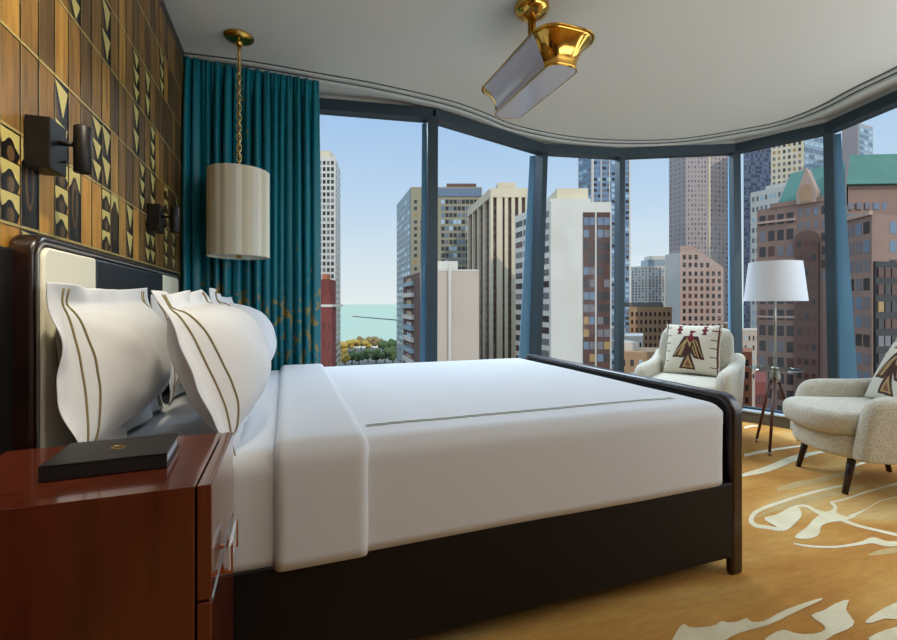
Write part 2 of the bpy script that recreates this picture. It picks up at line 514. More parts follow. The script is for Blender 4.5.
# curved curtain track under the ceiling edge
edge_px = [(120,46),(184,53),(250,61),(318.6,73),(379,84),(448,100),(483,112),(517,125.5),(569,136),(620,140),(680,138.5),(742,129),(780,121),(817,107),(855,87),(897,66.5),(930,46),(970,16)]
path = [on_z(x, y, CEIL) for x, y in edge_px]
path[0] = Vector((WX, path[1].y, CEIL))
path.append(path[-1] + (path[-1] - path[-2]).normalized()*.75)
pth = smooth_pts([tuple(p) for p in path], 6)
pth = [Vector(p) for p in pth]
def sweep(m, pts, prof, mi=0):
    rings = []
    for i, p in enumerate(pts):
        a = pts[max(i-1, 0)]; b_ = pts[min(i+1, len(pts)-1)]
        t = Vector((b_.x-a.x, b_.y-a.y, 0)).normalized()
        nn = Vector((-t.y, t.x, 0))                     # towards the window
        rings.append([Vector((p.x, p.y, CEIL)) + nn*u + Vector((0, 0, v)) for u, v in prof])
    m.loft(rings, mi)
m = MB()
sweep(m, pth, [(0,0),(0,-.014),(.004,-.018),(.034,-.018),(.034,-.036),(.039,-.042),(.085,-.042),(.090,-.036),(.090,0)], 0)
tr = m.build('trim_curtain_track', [M_trim]); tag(tr, kind='structure'); smooth_by_angle(tr, 30)
m = MB()
sweep(m, pth, [(-.006,0),(-.006,-.006),(-.0005,-.006),(-.0005,0)], 0)
tag(m.build('trim_track_shadow_gap', [M_track_dark]), kind='structure')  # solid dark strip, shade along the front edge put into its colour
m = MB()
sweep(m, pth, [(.030,-.0175),(.030,-.025),(.0345,-.025),(.0345,-.0175)], 0)
tag(m.build('trim_track_groove', [M_track_dark]), kind='structure')  # dark strip painted as the shadow line under the step
m = MB()
sweep(m, pth, [(.0895,-.0005),(.0895,-.036),(.093,-.036),(.093,-.0005)], 0)
tag(m.build('trim_track_rear_gap', [M_track_dark]), kind='structure')  # dark strip, shade behind the track put into its colour

# ================================================================== TILED WALL BEHIND THE BED
wall_mats = [mat('tile_black', rgb(24, 20, 18), .35),
             mat('tile_wood_amber', rgb(190, 146, 70), .46, vary=(rgb(142, 102, 46), 8, (6, 6, .7))),
             mat('tile_wood_brown', rgb(156, 116, 60), .46, vary=(rgb(106, 78, 40), 8, (6, 6, .7))),
             mat('tile_wood_dark', rgb(116, 88, 50), .46, vary=(rgb(74, 56, 32), 8, (6, 6, .7))),
             mat('tile_wood_orange', rgb(206, 152, 66), .46, vary=(rgb(176, 124, 50), 8, (6, 6, .7))),
             mat('tile_cream', rgb(206, 190, 116), .4),
             mat('tile_brass_line', rgb(206, 184, 118), .3, .3)]
wl_ = MB()
wl_.box((WX - .1, BACK_Y, 0), (WX, 3.56, CEIL), 0)
def wq(y0, z0, y1, z1, mi, lay):
    x = WX + .0004*lay
    wl_.add([(x, y0, z0), (x, y1, z0), (x, y1, z1), (x, y0, z1)], [(0, 1, 2, 3)], mi)
def wp(pts, mi, lay):
    x = WX + .0004*lay
    wl_.add([(x, a, c) for a, c in pts], [list(range(len(pts)))], mi)
def ell(cy, cz, ry, rz, a0=0, a1=360, n=14):
    return [(cy + ry*math.cos(math.radians(a0 + (a1-a0)*k/n)), cz + rz*math.sin(math.radians(a0 + (a1-a0)*k/n))) for k in range(n + (1 if a1-a0 < 360 else 0))]
RH, CW = .2125, .0815
ROW0 = 1.227 - 3*RH
Y0 = 1.309 - 8*CW
random.seed(21)
def tile(r, c, kind):
    g = .0018
    y0, y1 = Y0 + c*CW + g, Y0 + (c+1)*CW - g
    z0, z1 = ROW0 + r*RH + .004, ROW0 + (r+1)*RH - .004
    w, h = y1-y0, z1-z0
    if kind in 'abcd':
        wq(y0, z0, y1, z1, {'a': 1, 'b': 2, 'c': 3, 'd': 4}[kind], 1)
    elif kind in 'AT':
        n = 3 if kind == 'A' else random.choice((2, 3))
        bh = h/n
        for k in range(n):
            a, t = z0 + k*bh, z0 + (k+1)*bh - .003
            if kind == 'A':
                wp([(y0, t), (y1, t), (y1, a + bh*.30), (y0 + w*.5, t - bh*.25), (y0 + w*.12, a + bh*.45)], 5, 1)
                wp(ell(y0 + w*.5, a, w*.34, bh*.72, 0, 180), 0, 2)
                wp(ell(y0 + w*.52, a + bh*.22, w*.2, bh*.26), 3, 3)
                wp([(y1, a), (y1, a + bh*.3), (y0 + w*.86, a)], 4, 3)
            else:
                wp([(y0 + w*.05, t), (y1, t - bh*.12), (y0 + w*.62, a + bh*.08)], 5, 1)
                wp([(y0, a), (y0, t - bh*.3), (y0 + w*.4, a)], 3, 1)
    elif kind == 'L':
        wp([(y0, z1), (y1, z1), (y1, z1 - h*.30), (y0 + w*.5, z1 - h*.12), (y0, z1 - h*.30)], 5, 1)
        wp(ell(y0 + w*.5, z0 + h*.46, w*.42, h*.44), 0, 2)
        wp(ell(y0 + w*.5, z0 + h*.52, w*.26, h*.33), 3, 3)
        wp(ell(y0 + w*.5, z0 + h*.50, w*.13, h*.26), 0, 4)
rows = {3: {7: 'A', 8: 'L', 9: 'd', 10: 'A', 11: 'L', 12: 'd', 13: 'd', 14: 'A', 15: 'L', 16: 'a', 17: 'T', 18: 'd', 19: 'b', 20: 'T', 21: 'T', 22: 'b', 24: 'T'},
        4: {6: 'a', 7: 'b', 8: 'b', 9: 'b', 10: 'T', 11: 'b', 12: 'c', 13: 'T', 14: 'T', 15: 'a', 16: 'b', 17: 'c', 18: 'b', 19: 'T', 20: 'c', 21: 'T'},
        5: {6: 'a', 7: 'a', 8: 'b', 9: 'c', 10: 'a', 11: 'b', 12: 'c', 13: 'b', 14: 'a', 15: 'c', 16: 'b', 17: 'b', 18: 'T'},
        6: {9: 'a', 10: 'b', 11: 'T', 12: 'c', 13: 'b', 14: 'T', 15: 'b', 16: 'a', 17: 'b', 18: 'T', 19: 'b'},
        2: {6: 'd', 7: 'd', 8: 'T', 9: 'A', 10: 'd', 11: 'T', 12: 'A', 13: 'd', 14: 'T', 15: 'T', 16: 'A', 17: 'T', 18: 'A', 19: 'T'}}
ncol = int((3.5 - Y0)/CW)
for r in range(-3, 10):
    if ROW0 + (r+1)*RH > CEIL + .15 or ROW0 + r*RH < -.05: continue
    for c in range(-18, ncol):
        k = rows.get(r, {}).get(c)
        if k is None:
            k = random.choice('bbccabbcATb' if r < 5 else 'bbccabbbcT')
        tile(r, c, k)
    wq(BACK_Y, ROW0 + r*RH - .0032, 3.55, ROW0 + r*RH + .0032, 6, 5)
for c in range(-18, ncol):
    wq(Y0 + c*CW - .0022, 0, Y0 + c*CW + .0022, CEIL, 0, 5); wq(Y0 + c*CW - .0007, 0, Y0 + c*CW + .0007, CEIL, 6, 6)
# trim tiles that reach over the ceiling
for v in wl_.v:
    if v.z > CEIL: v.z = CEIL
    if v.z < 0: v.z = 0
tag(wl_.build('wall_left', wall_mats), kind='structure')

# ================================================================== BED
BY0, BY1 = 1.276, 2.906
HY0, HY1 = 1.24, 2.70
FX0, FX1 = 1.623, 1.680
RAIL = .36
TOPZ = .655
bed = thing('bed', (.55, (BY0+BY1)/2, 0), 'king bed with dark wood frame and cream and black leather headboard', 'bed')

def rrect(x0, y0, x1, y1, r, n=6, corners=(1, 1, 1, 1)):
    pts = []
    for (cx, cy, a0, on) in ((x1-r, y0+r, -90, corners[0]), (x1-r, y1-r, 0, corners[1]), (x0+r, y1-r, 90, corners[2]), (x0+r, y0+r, 180, corners[3])):
        if on:
            for k in range(n+1):
                a = math.radians(a0 + 90*k/n); pts.append((cx + r*math.cos(a), cy + r*math.sin(a)))
        else:
            pts.append({-90: (x1, y0), 0: (x1, y1), 90: (x0, y1), 180: (x0, y0)}[a0])
    return pts
# local (x=Y, y=Z) -> world, extruded along +X
def MYZ(x): return Matrix(((0, 0, 1, x), (1, 0, 0, 0), (0, 1, 0, 0), (0, 0, 0, 1)))
hb = bed
m = MB(); m.prism(rrect(HY0, .0, HY1, 1.208, .05, 6, (0, 1, 1, 0)), .053, 0, MYZ(WX + .004))
hbo = m.build('headboard', M_darkwood, bed, bevel=.012, seg=4); smooth_by_angle(hbo)
def yx(px, X):                                   # Y of the point on plane x = X seen in column px
    r_ = ray(px, 304); return X/r_.x * r_.y
XF = WX + .057
seams = [yx(37, XF), yx(91.5, XF), yx(160, XF), yx(176, XF)]
for k, (mt, nm) in enumerate(((M_cream, 'cream'), (M_bluelea, 'black'), (M_cream, 'cream'))):
    m = MB()
    cn = (0, k == 2, k == 0, 0)
    m.prism(rrect(seams[k] + .002, .30, seams[k+1] - .002, 1.178, .03, 6, cn), .016, 0, MYZ(XF - .004))
    p = m.build('headboard_panel', mt, hbo, bevel=.006, seg=3); smooth_by_angle(p)
    p['label'] = nm + ' leather panel'
m = MB()
lp = [(XF + .004, a, c) for a, c in rrect(seams[0] - .006, .30, seams[3] + .006, 1.186, .035, 6, (0, 1, 1, 0))]
m.tube(lp[:], .0035, 8); p = m.build('piping', M_piping, hbo, smooth=True)

m = MB(); m.box((WX + .003, .30, .02), (WX + .022, HY0 - .002, 1.17)); m.build('side_panel', M_blackmetal, hbo, bevel=.003)
# side rails and slatted base block
for ya, yb in ((BY0, BY0 + .035), (BY1 - .035, BY1)):
    m = MB(); m.box((WX + .06, ya, .073), (FX0, yb, RAIL)); m.build('side_rail', M_leather, bed, bevel=.006)
m = MB(); m.box((WX + .06, BY0 + .04, .12), (FX0 - .005, BY1 - .04, RAIL - .02)); m.build('base', M_leather, bed)
m = MB(); m.box((WX + .075, BY0 + .05, RAIL - .015), (FX0 - .03, BY1 - .05, TOPZ - .02)); m.build('mattress', M_linen, bed, bevel=.06, seg=5)
# footboard: rounded wooden frame around a leather panel
def arch(y0, y1, z1, r):
    out = [(y0, 0), (y0, z1 - r)]
    for k in range(1, 8):
        a = math.radians(180 - 90*k/8); out.append((y0 + r + r*math.cos(a), z1 - r + r*math.sin(a)))
    out.append((y0 + r, z1)); out.append((y1 - r, z1))
    for k in range(1, 8):
        a = math.radians(90 - 90*k/8); out.append((y1 - r + r*math.cos(a), z1 - r + r*math.sin(a)))
    out += [(y1, z1 - r), (y1, 0)]
    return out
FZ = .694
m = MB()
oa, ia = arch(BY0, BY1, FZ, .07), arch(BY0 + .036, BY1 - .036, FZ - .026, .05)
rings = []
for (a, c), (e, f) in zip(oa, ia):
    rings.append([Vector((FX0, a, c)), Vector((FX1, a, c)), Vector((FX1, e, f)), Vector((FX0, e, f))])
m.loft(rings)
fo = m.build('footboard', M_darkwood, bed, bevel=.012, seg=4); smooth_by_angle(fo)
m = MB(); m.prism([(a, max(c, .08)) for a, c in arch(BY0 + .03, BY1 - .03, FZ - .02, .05)], FX1 - FX0 - .016, 0, MYZ(FX0 + .008))
m.build('footboard_panel', M_leather, fo)

# bedding: a profile across the bed swept along its length
def drape(name, x0, x1, off, parent, mt, bottom, foot_round=False, nx=60, wr=.003, seed=0, edge=0):
    yA, yB = BY0 + .012 - off, BY1 - .012 + off
    zt, r = TOPZ + off, .06
    prof = []
    for k in range(10): prof.append((yA, bottom + (zt - r - bottom)*k/10, 'n'))
    for k in range(9):
        a = math.radians(180 - 90*k/8); prof.append((yA + r + r*math.cos(a), zt - r + r*math.sin(a), 'c'))
    for k in range(1, 40): prof.append((yA + r + (yB - yA - 2*r)*k/40, zt, 't'))
    for k in range(9):
        a = math.radians(90 - 90*k/8); prof.append((yB - r + r*math.cos(a), zt - r + r*math.sin(a), 'c'))
    for k in range(1, 11): prof.append((yB, zt - r + (bottom - zt + r)*k/10, 'n'))
    rings = []
    for i in range(nx + 1):
        x = x0 + (x1 - x0)*i/nx
        ins = 0
        if foot_round:
            q = (x - (x1 - .07))/.07
            if q > 0: ins = .07*(1 - math.sqrt(max(0, 1 - q*q)))
        if edge:
            q = min((x - x0)/edge, (x1 - x)/edge, 1)
            ins = max(ins, off*.8*(1 - math.sqrt(max(0, 1 - (1-q)**2))))
        ring = []
        for (y, zc, tp) in prof:
            yy = min(max(y, yA + ins), yB - ins) if tp != 't' else y
            zz_ = zc - (ins if zc > zt - r - .001 else 0)
            d = noise.noise(Vector((x*2.2 + seed, y*1.6, zc*2.4)))*wr + noise.noise(Vector((x*7 + seed, y*5, zc*2)))*wr*.35
            if tp == 't': ring.append(Vector((x, yy, zz_ + d)))
            elif tp == 'n': ring.append(Vector((x + (wr*1.2*noise.noise(Vector((seed, zc*5, 1))) if i in (0, nx) else 0), yy - d*(1 if y < 2 else -1), zz_)))
            else: ring.append(Vector((x, yy - d*.5, zz_ + d*.5)))
        rings.append(ring)
    mm = MB(); mm.loft(rings, 0, False, False)
    o = mm.build(name, mt, parent, smooth=True)
    s = o.modifiers.new('thick', 'SOLIDIFY'); s.thickness = .004; s.offset = -1
    return o
sheet = drape('bed_sheet', WX + .085, .06, .006, None, M_linen, RAIL - .004, seed=5)
tag(sheet, 'white fitted bed sheet showing between pillows and turned-back band', 'sheet')
duvet = thing('duvet', (.9, (BY0+BY1)/2, TOPZ), 'smooth white duvet covering the bed down to the footboard', 'duvet')
drape('cover', .16, FX0 - .008, .014, duvet, M_linen, RAIL - .002, True, 80, .0045, 11)
drape('turned_band', -.03, .222, .032, duvet, M_linen, RAIL - .006, False, 26, .004, 23, .03)
m = MB()
for yy in (1.412, 1.427):
    n_ = 46; pts = []
    for k in range(n_ + 1):
        x = .235 + (1.47 - .235)*k/n_
        zz_ = TOPZ + .0155 + noise.noise(Vector((x*2.2 + 11, yy*1.6, (TOPZ + .014)*2.4)))*.0045 + noise.noise(Vector((x*7 + 11, yy*5, (TOPZ+.014)*2)))*.0016
        pts.append((x, yy + (.0025 if k % 2 else -.0025), zz_))
    m.tube(pts, .0014, 5)
m.build('embroidered_border', M_thread, duvet)

# pillows
def sham(name, w, h, t, M, label, seed=0, floppy=.016, tb=None):
    tb = tb or t
    root = bpy.data.objects.new(name, None); COL.objects.link(root)
    root.matrix_basis = M
    tag(root, label, 'pillow', 'pillows propped against the headboard')
    fw = .052
    N, K = 44, 36
    top, bot = [], []
    for s in (1, -1):
        g = []
        for j in range(K + 1):
            for i in range(N + 1):
                u, v = -1 + 2*i/N, -1 + 2*j/K
                x, y = u*w/2, v*h/2
                # corners pulled in, edges slightly concave
                x *= 1 - .05*(1 - v*v) ; y *= 1 - .05*(1 - u*u)
                du, dv = (1 - abs(u))*w/2, (1 - abs(v))*h/2
                e = min(du, dv)
                body = max(0, (e - fw)/(min(w, h)/2 - fw))
                a = max(0, (du - fw)/(w/2 - fw)); c = max(0, (dv - fw)/(h/2 - fw))
                bulge = (t if s == 1 else tb)/2 * (1 - (1-min(a*1.0, 1))**2.6)**.6 * (1 - (1-min(c, 1))**2.6)**.6
                fl_ = max(0, 1 - e/fw) if e < fw else 0
                zf = fl_*floppy*2*noise.noise(Vector((x*9 + seed, y*9, seed*1.7)))
                wr = (.012*noise.noise(Vector((x*6 + seed, y*6, s*2.0 + seed))) + .005*noise.noise(Vector((x*16 + y*9 + seed, y*14, s*2.0 + seed))))*min(1, bulge/(t*.2))
                g.append(Vector((x, y, s*(bulge + .0022) + zf + wr)))
        (top if s == 1 else bot).extend(g)
    mm = MB()
    W1 = N + 1
    def mi_of(i, j):
        u, v = -1 + 2*(i+.5)/N, -1 + 2*(j+.5)/K
        return 0
    fs = [(j*W1+i, j*W1+i+1, (j+1)*W1+i+1, (j+1)*W1+i) for j in range(K) for i in range(N)]
    nv = len(top)
    allf = fs + [tuple(nv + q for q in f[::-1]) for f in fs]
    rim = [i for i in range(W1)] + [j*W1+N for j in range(1, K+1)] + [K*W1+i for i in range(N-1, -1, -1)] + [j*W1 for j in range(K-1, 0, -1)]
    for a, c in zip(rim, rim[1:] + rim[:1]): allf.append((a, nv+a, nv+c, c))
    mm.add(top + bot, allf, 0)
    o = mm.build('cushion', M_sham, root, smooth=True, local=True)
    sub = o.modifiers.new('s', 'SUBSURF'); sub.levels = 1; sub.render_levels = 1
    # embroidered double line just inside the flange, on the two short sides and the top
    def surf(u, v, s=1):
        i, j = (u+1)/2*N, (v+1)/2*K
        i0, j0 = min(int(i), N-1), min(int(j), K-1); fi, fj = i-i0, j-j0
        g = top if s == 1 else bot
        q = lambda a, b_: g[b_*W1 + a]
        return (q(i0, j0)*(1-fi)*(1-fj) + q(i0+1, j0)*fi*(1-fj) + q(i0, j0+1)*(1-fi)*fj + q(i0+1, j0+1)*fi*fj)
    for sg in (-1, 1):
        for off in (.060, .078):
            mm = MB()
            uu, vv = 1 - off/(w/2), 1 - .012/(h/2)
            mm.tube([surf(sg*uu, -vv + 2*vv*k/40) + Vector((0, 0, .0012)) for k in range(41)], .0025, 6)
            mm.build('embroidered_line', M_olive, root, smooth=True, local=True)
    return root
def stand(y, xb, zb, tilt, h, roll=0, yaw=0):
    """local x -> -Y.. width along Y, local y up the pillow, local z towards the foot of the bed; tilt leans back"""
    ct, st = math.cos(math.radians(tilt)), math.sin(math.radians(tilt))
    up = Vector((-st, 0, ct)); nrm = Vector((ct, 0, st)); ac = up.cross(nrm)
    R3 = Matrix((ac, up, nrm)).transposed().to_4x4()
    base = Vector((xb, y, zb))
    return Matrix.Translation(base + up*h/2) @ Matrix.Rotation(math.radians(yaw), 4, 'Z') @ R3 @ Matrix.Rotation(math.radians(roll), 4, 'Z')
ZB = TOPZ + .012
sham('pillow', .76, .44, .20, stand(1.552, -.422, ZB, 7, .44, 1), 'white sham upright against cream headboard panel, nearest to the nightstand', 1, tb=.15)
sham('pillow', .72, .42, .18, stand(2.33, -.408, ZB, 8, .42, -1), 'white sham upright against black headboard panel, its corner poking above others', 2, tb=.15)
sham('pillow', .74, .47, .30, stand(1.575, -.125, ZB, 21, .45, 2), 'plump white sham leaning in front with olive border facing the nightstand', 3, tb=.16)
sham('pillow', .72, .47, .30, stand(2.34, -.130, ZB, 19, .44, -3), 'white sham leaning in front on the window side of the bed', 4, tb=.16)

# ================================================================== NIGHTSTAND AND BOOK
NX, NYa, NYb, NZ = -.118, .862, 1.204, .743
ns = thing('nightstand', (-.34, 1.04, 0), 'polished red mahogany nightstand beside the bed with clear bar handle', 'nightstand')
m = MB(); m.box((WX + .026, NYa, .06), (NX - .026, NYb, NZ - .004)); m.build('body', M_mahog, ns, bevel=.0015)
m = MB(); m.box((WX + .026, NYa, NZ - .0045), (NX - .025, NYb, NZ)); m.build('top', M_mahog, ns, bevel=.001)
m = MB(); m.box((WX + .03, NYa + .03, 0), (NX - .06, NYb - .03, .06)); m.build('plinth', M_darkwood, ns)
for z0, z1 in ((.548, NZ), (.285, .543), (.08, .280)):
    m = MB(); m.box((NX - .023, NYa + .001, z0), (NX, NYb - .001, z1)); d_ = m.build('drawer', M_mahog, ns, bevel=.0025)
    if z0 > .2:
        hy = (NYa + NYb)/2
        m = MB(); m.box((NX + .012, hy - .055, z0 - .020), (NX + .018, hy + .055, z0 + .030)); hnd = m.build('handle', M_acrylic, d_, bevel=.002)
        hnd['label'] = 'clear bar handle with copper brackets'
        for yy in (hy - .055, hy + .047):
            m = MB(); m.prism([(NX, z0 + .002), (NX, z0 - .022), (NX + .021, z0 - .024), (NX + .021, z0 + .032), (NX + .018, z0 + .032), (NX + .018, z0 - .018), (NX + .006, z0 - .016)], .008, 0, Matrix(((1, 0, 0, 0), (0, 0, 1, yy), (0, 1, 0, 0), (0, 0, 0, 1))))
            m.build('handle_bracket', M_copper, d_)
        if z0 < .5: continue
        m = MB(); m.box((NX - .004, NYa + .004, z0 - .0035), (NX + .0015, NYb - .004, z0)); m.build('edge_strip', M_piping, d_)
bk = thing('book', (-.31, 1.04, NZ), 'black hardcover folder with gold emblem lying on the nightstand', 'book', None, math.radians(3))
bx0, bx1, by0, by1 = -.092, .098, -.068, .078
m = MB(); m.box((bx0, by0, .001), (bx1, by1, .0035)); m.box((bx0, by0, .024), (bx1, by1, .028)); m.box((bx0, by0, .001), (bx1, by0 + .004, .028)); m.build('cover', M_book, bk, local=True, bevel=.0008)
m = MB(); m.box((bx0 + .004, by0 + .005, .0036), (bx1 - .004, by1 - .004, .0239)); m.build('pages', M_paper, bk, local=True)
m = MB()
for k in range(16):
    a = 2*math.pi*k/16; r0, r1 = .006, (.017 if k % 2 else .024)
    m.add([(.004 + r1*math.cos(a), .008 + r1*math.sin(a), .0284), (.004 + r0*math.cos(a+.2), .008 + r0*math.sin(a+.2), .0284), (.004 + r0*math.cos(a-.2), .008 + r0*math.sin(a-.2), .0284)], [(0, 1, 2)])
m.ring((.004, .008, .0284), .012, .0008, None, 24, 4)
m.build('emblem', M_gold, bk, local=True)

# ================================================================== WALL SCONCES
def sconce(y, label):
    s = thing('wall_sconce', (WX, y, 1.43), label, 'wall lamp', 'black reading sconces above the headboard')
    m = MB(); m.box((.003, -.0425, -.06), (.052, .0425, .06)); m.build('back_box', M_blackmetal, s, local=True, bevel=.002)
    m = MB(); m.tube([(.05, .0, .012), (.085, .0, .012)], .006, 10); m.build('arm', M_blackmetal, s, local=True, smooth=True)
    m = MB(); m.lathe([(.0, .058), (.017, .058), (.0185, .056), (.0185, -.054), (.017, -.056), (.0, -.05)], (.1, 0, 0), 24); o = m.build('lamp_head', M_blackmetal, s, local=True); smooth_by_angle(o)
    m = MB(); m.tube([(.05, .02, -.028), (.060, .02, -.028)], .003, 8); m.box((.058, .012, -.030), (.062, .030, -.026)); m.build('switch', M_blackmetal, s, local=True)
sconce(1.362, 'black box wall sconce with swivelling cylinder head on the bright tiles')
sconce(2.35, 'black box wall sconce on the dark tiles next to the teal curtain')

# ================================================================== CURTAIN
def curtain():
    m = MB()
    n = 300
    p0, p1 = Vector((WX - .0095, 3.06)), Vector((.205, 3.10))
    zs = [CEIL - .045, CEIL - .10, CEIL - .20, 2.1, 1.7, 1.3, .9, .5, .02]
    rings = []
    for z in zs:
        row = []
        f = (CEIL - z)/CEIL
        for i in range(n + 1):
            t = i/n
            x = p0.x + (p1.x - p0.x)*t
            yb = p0.y + (p1.y - p0.y)*t + .05*math.sin(math.pi*t)*0
            ph = t*15*2*math.pi + 1.3*math.sin(t*9.0) + .5*math.sin(f*2.2 + t*17)
            amp = (.018 + .046*min(1, f*4))*(.75 + .35*math.sin(t*23 + 1))
            a = math.sin(ph); a = math.copysign(abs(a)**.75, a)
            if f < .06: a = a*.6 + .5*math.sin(ph*2.0)*.5
            row.append(Vector((x + .012*math.cos(ph)*min(1, f*4), yb + amp*a + .006*math.sin(ph*2.3 + 1), z)))
        rings.append(row)
    m.loft(rings, 0, False, False)
    o = m.build('curtain', M_curtain, None, smooth=True)
    s = o.modifiers.new('thick', 'SOLIDIFY'); s.thickness = .003
    tag(o, 'floor-length pleated teal curtain with gold flecks on its lower half', 'curtain')
curtain()

# ================================================================== PENDANT LAMP
pc = on_z(239, 37, CEIL)
pd = thing('pendant_lamp', (pc.x, pc.y, CEIL), 'cream pleated drum pendant on brass chain before the teal curtain', 'pendant lamp')
m = MB(); m.lathe([(0, 0), (.078, 0), (.080, -.006), (.074, -.014), (.050, -.026), (.022, -.036), (.018, -.05), (.0, -.05)], (0, 0, 0), 40)
o = m.build('canopy', M_brass, pd, local=True); smooth_by_angle(o)
m = MB()
zc, k = -.055, 0
while zc > -.755:
    M_ = Matrix.Rotation(math.radians(90), 4, 'X')
    M_ = Matrix.Rotation(math.radians((90 if k % 2 else 0) + 18), 4, 'Z') @ M_
    m.ring((0, 0, zc), .0125, .0030, M_, 12, 6, 0, 1, 1.9)
    zc -= .0285; k += 1
m.tube([(.004*math.cos(q*.9), .004*math.sin(q*.9), -.05 - .71*q/40) for q in range(41)], .0022, 6)
m.build('chain', M_chain, pd, local=True, smooth=True)
sh = thing('shade', (0, 0, 0)); sh.parent = pd
bpy.data.objects.remove(sh)
SR, z1, z0 = .163, -.763, -1.245
m = MB()
seg = 18
for k in range(seg):
    a0, a1 = 2*math.pi*k/seg, 2*math.pi*(k+1)/seg
    mi = k % 2
    for q in range(4):
        b0, b1 = a0 + (a1-a0)*q/4, a0 + (a1-a0)*(q+1)/4
        r0 = SR - .003*abs(q - 2)/2; r1 = SR - .003*abs(q + 1 - 2)/2
        P = lambda r, a, z: Vector((r*math.cos(a), r*math.sin(a), z))
        m.add([P(r0, b0, z0), P(r1, b1, z0), P(r1, b1, z1), P(r0, b0, z1), P(r0-.004, b0, z0), P(r1-.004, b1, z0), P(r1-.004, b1, z1), P(r0-.004, b0, z1)],
              [(0, 1, 2, 3), (5, 4, 7, 6), (0, 4, 5, 1), (3, 2, 6, 7)], mi)
shade = m.build('shade', [M_panel_cream, M_panel_white], pd, local=True)
m = MB(); m.lathe([(0, z0 + .012), (SR - .006, z0 + .012), (SR - .006, z0 + .016), (0, z0 + .016)], (0, 0, 0), 40); m.build('diffuser', M_panel_white, pd, local=True)
m = MB(); m.lathe([(0, z0 - .006), (.016, z0 - .004), (.016, z0 + .011), (0, z0 + .011)], (0, 0, 0), 20); m.build('finial', M_brass, pd, local=True)
m = MB()
for a in (0, 120, 240):
    c, s = math.cos(math.radians(a)), math.sin(math.radians(a))
    m.tube([(0, 0, z1 + .002), (c*(SR-.006), s*(SR-.006), z1 - .004)], .003, 6)
m.build('shade_spider', M_brass, pd, local=True)

# ================================================================== CEILING LAMP
cl = thing('ceiling_lamp', (1.172, 2.018, CEIL), 'brass and white enamel trough lamp hanging under the ceiling', 'ceiling lamp')
LZ0, LZ1 = 2.107 - CEIL, 2.245 - CEIL
m = MB(); m.lathe([(0, 0), (.085, 0), (.088, -.02), (.076, -.045), (.046, -.062), (.022, -.068), (0, -.068)], (0, 0, 0), 40); o = m.build('canopy', M_brass, cl, local=True); smooth_by_angle(o)
m = MB(); m.tube([(0, 0, -.06), (0, 0, LZ1 + .0), (0, 0, LZ0 + .06)], .0205, 20); m.build('stem', M_brass, cl, local=True, smooth=True)
def lamp_ring(t, ins=0):
    hw = .078 + .072*t**2.0 - ins
    hl = .300 + .062*t**2.0 - ins
    r = min(hw*.98, .050 + .05*t)
    return rrect(-hw, -hl, hw, hl, r, 8), LZ0 + (LZ1 - LZ0)*t
def lamp_shell(sel, mi_name, mt):
    m = MB(); T = [k/12 for k in range(13)]
    outer = [[Vector((x, y, lamp_ring(t)[1])) for x, y in lamp_ring(t)[0]] for t in T]
    inner = [[Vector((x, y, lamp_ring(t)[1])) for x, y in lamp_ring(t, .004)[0]] for t in T]
    n = len(outer[0])
    for i in range(n):
        j = (i+1) % n
        if not sel(i, n): continue
        for k in range(12):
            m.add([outer[k][i], outer[k][j], outer[k+1][j], outer[k+1][i]], [(0, 1, 2, 3)])
            m.add([inner[k][i], inner[k+1][i], inner[k+1][j], inner[k][j]], [(0, 1, 2, 3)])
        m.add([outer[12][i], outer[12][j], inner[12][j], inner[12][i]], [(0, 1, 2, 3)])
        m.add([outer[0][i], inner[0][i], inner[0][j], outer[0][j]], [(0, 1, 2, 3)])
    return m.build(mi_name, mt, cl, local=True, smooth=True, weld=True)
# ring order: corner (x1,y0) 0-8, corner (x1,y1) 9-17, corner (x0,y1) 18-26, corner (x0,y0) 27-35
lamp_shell(lambda i, n: i == 8, 'side_panel', M_enamel)
lamp_shell(lambda i, n: i == 26, 'side_panel', M_enamel)
lamp_shell(lambda i, n: 9 <= i <= 25, 'end_cap', M_brass)
lamp_shell(lambda i, n: i >= 27 or i <= 7, 'end_cap', M_brass)
m = MB()
rr_, zz_ = lamp_ring(0, .003); m.prism(rr_, .006, 0, Matrix.Translation((0, 0, zz_ - .002))); m.build('diffuser', M_diffuser, cl, local=True)
m = MB()
for t, rad in ((0, .0035), (1, .004)):
    rr_, zz_ = lamp_ring(t); pts = [(x, y, zz_) for x, y in rr_]; m.tube(pts + pts[:1], rad, 6)
m.build('rim', M_brass, cl, local=True, smooth=True)

# ================================================================== ARMCHAIRS
def rounded_slab(poly, z0, z1, r, dome=0, n=5):
    """poly in plan, rounded top and bottom edges, slight dome on top"""
    c = Vector((sum(p[0] for p in poly)/len(poly), sum(p[1] for p in poly)/len(poly)))
    m = MB(); rings = []
    def ring(ins, z):
        out = []
        for p in poly:
            v = Vector(p) - c; L = v.length
            q = c + v*max(0.0, (L - ins)/L); out.append(Vector((q.x, q.y, z)))
        return out
    for k in range(n + 1):
        a = math.radians(90*k/n); rings.append(ring(r*(1 - math.sin(a)), z0 + r*(1 - math.cos(a))))
    for k in range(n + 1):
        a = math.radians(90*k/n); rings.append(ring(r*(1 - math.cos(a)), z1 - r + r*math.sin(a)))
    for k in (1, 2, 3, 4):
        rings.append([Vector((c.x + (p.x-c.x)*(1 - k/4.5), c.y + (p.y-c.y)*(1 - k/4.5), z1 + dome*math.sin(math.radians(90*k/4)))) for p in rings[2*n+1]])
    m.loft(rings, 0, True)
    return m
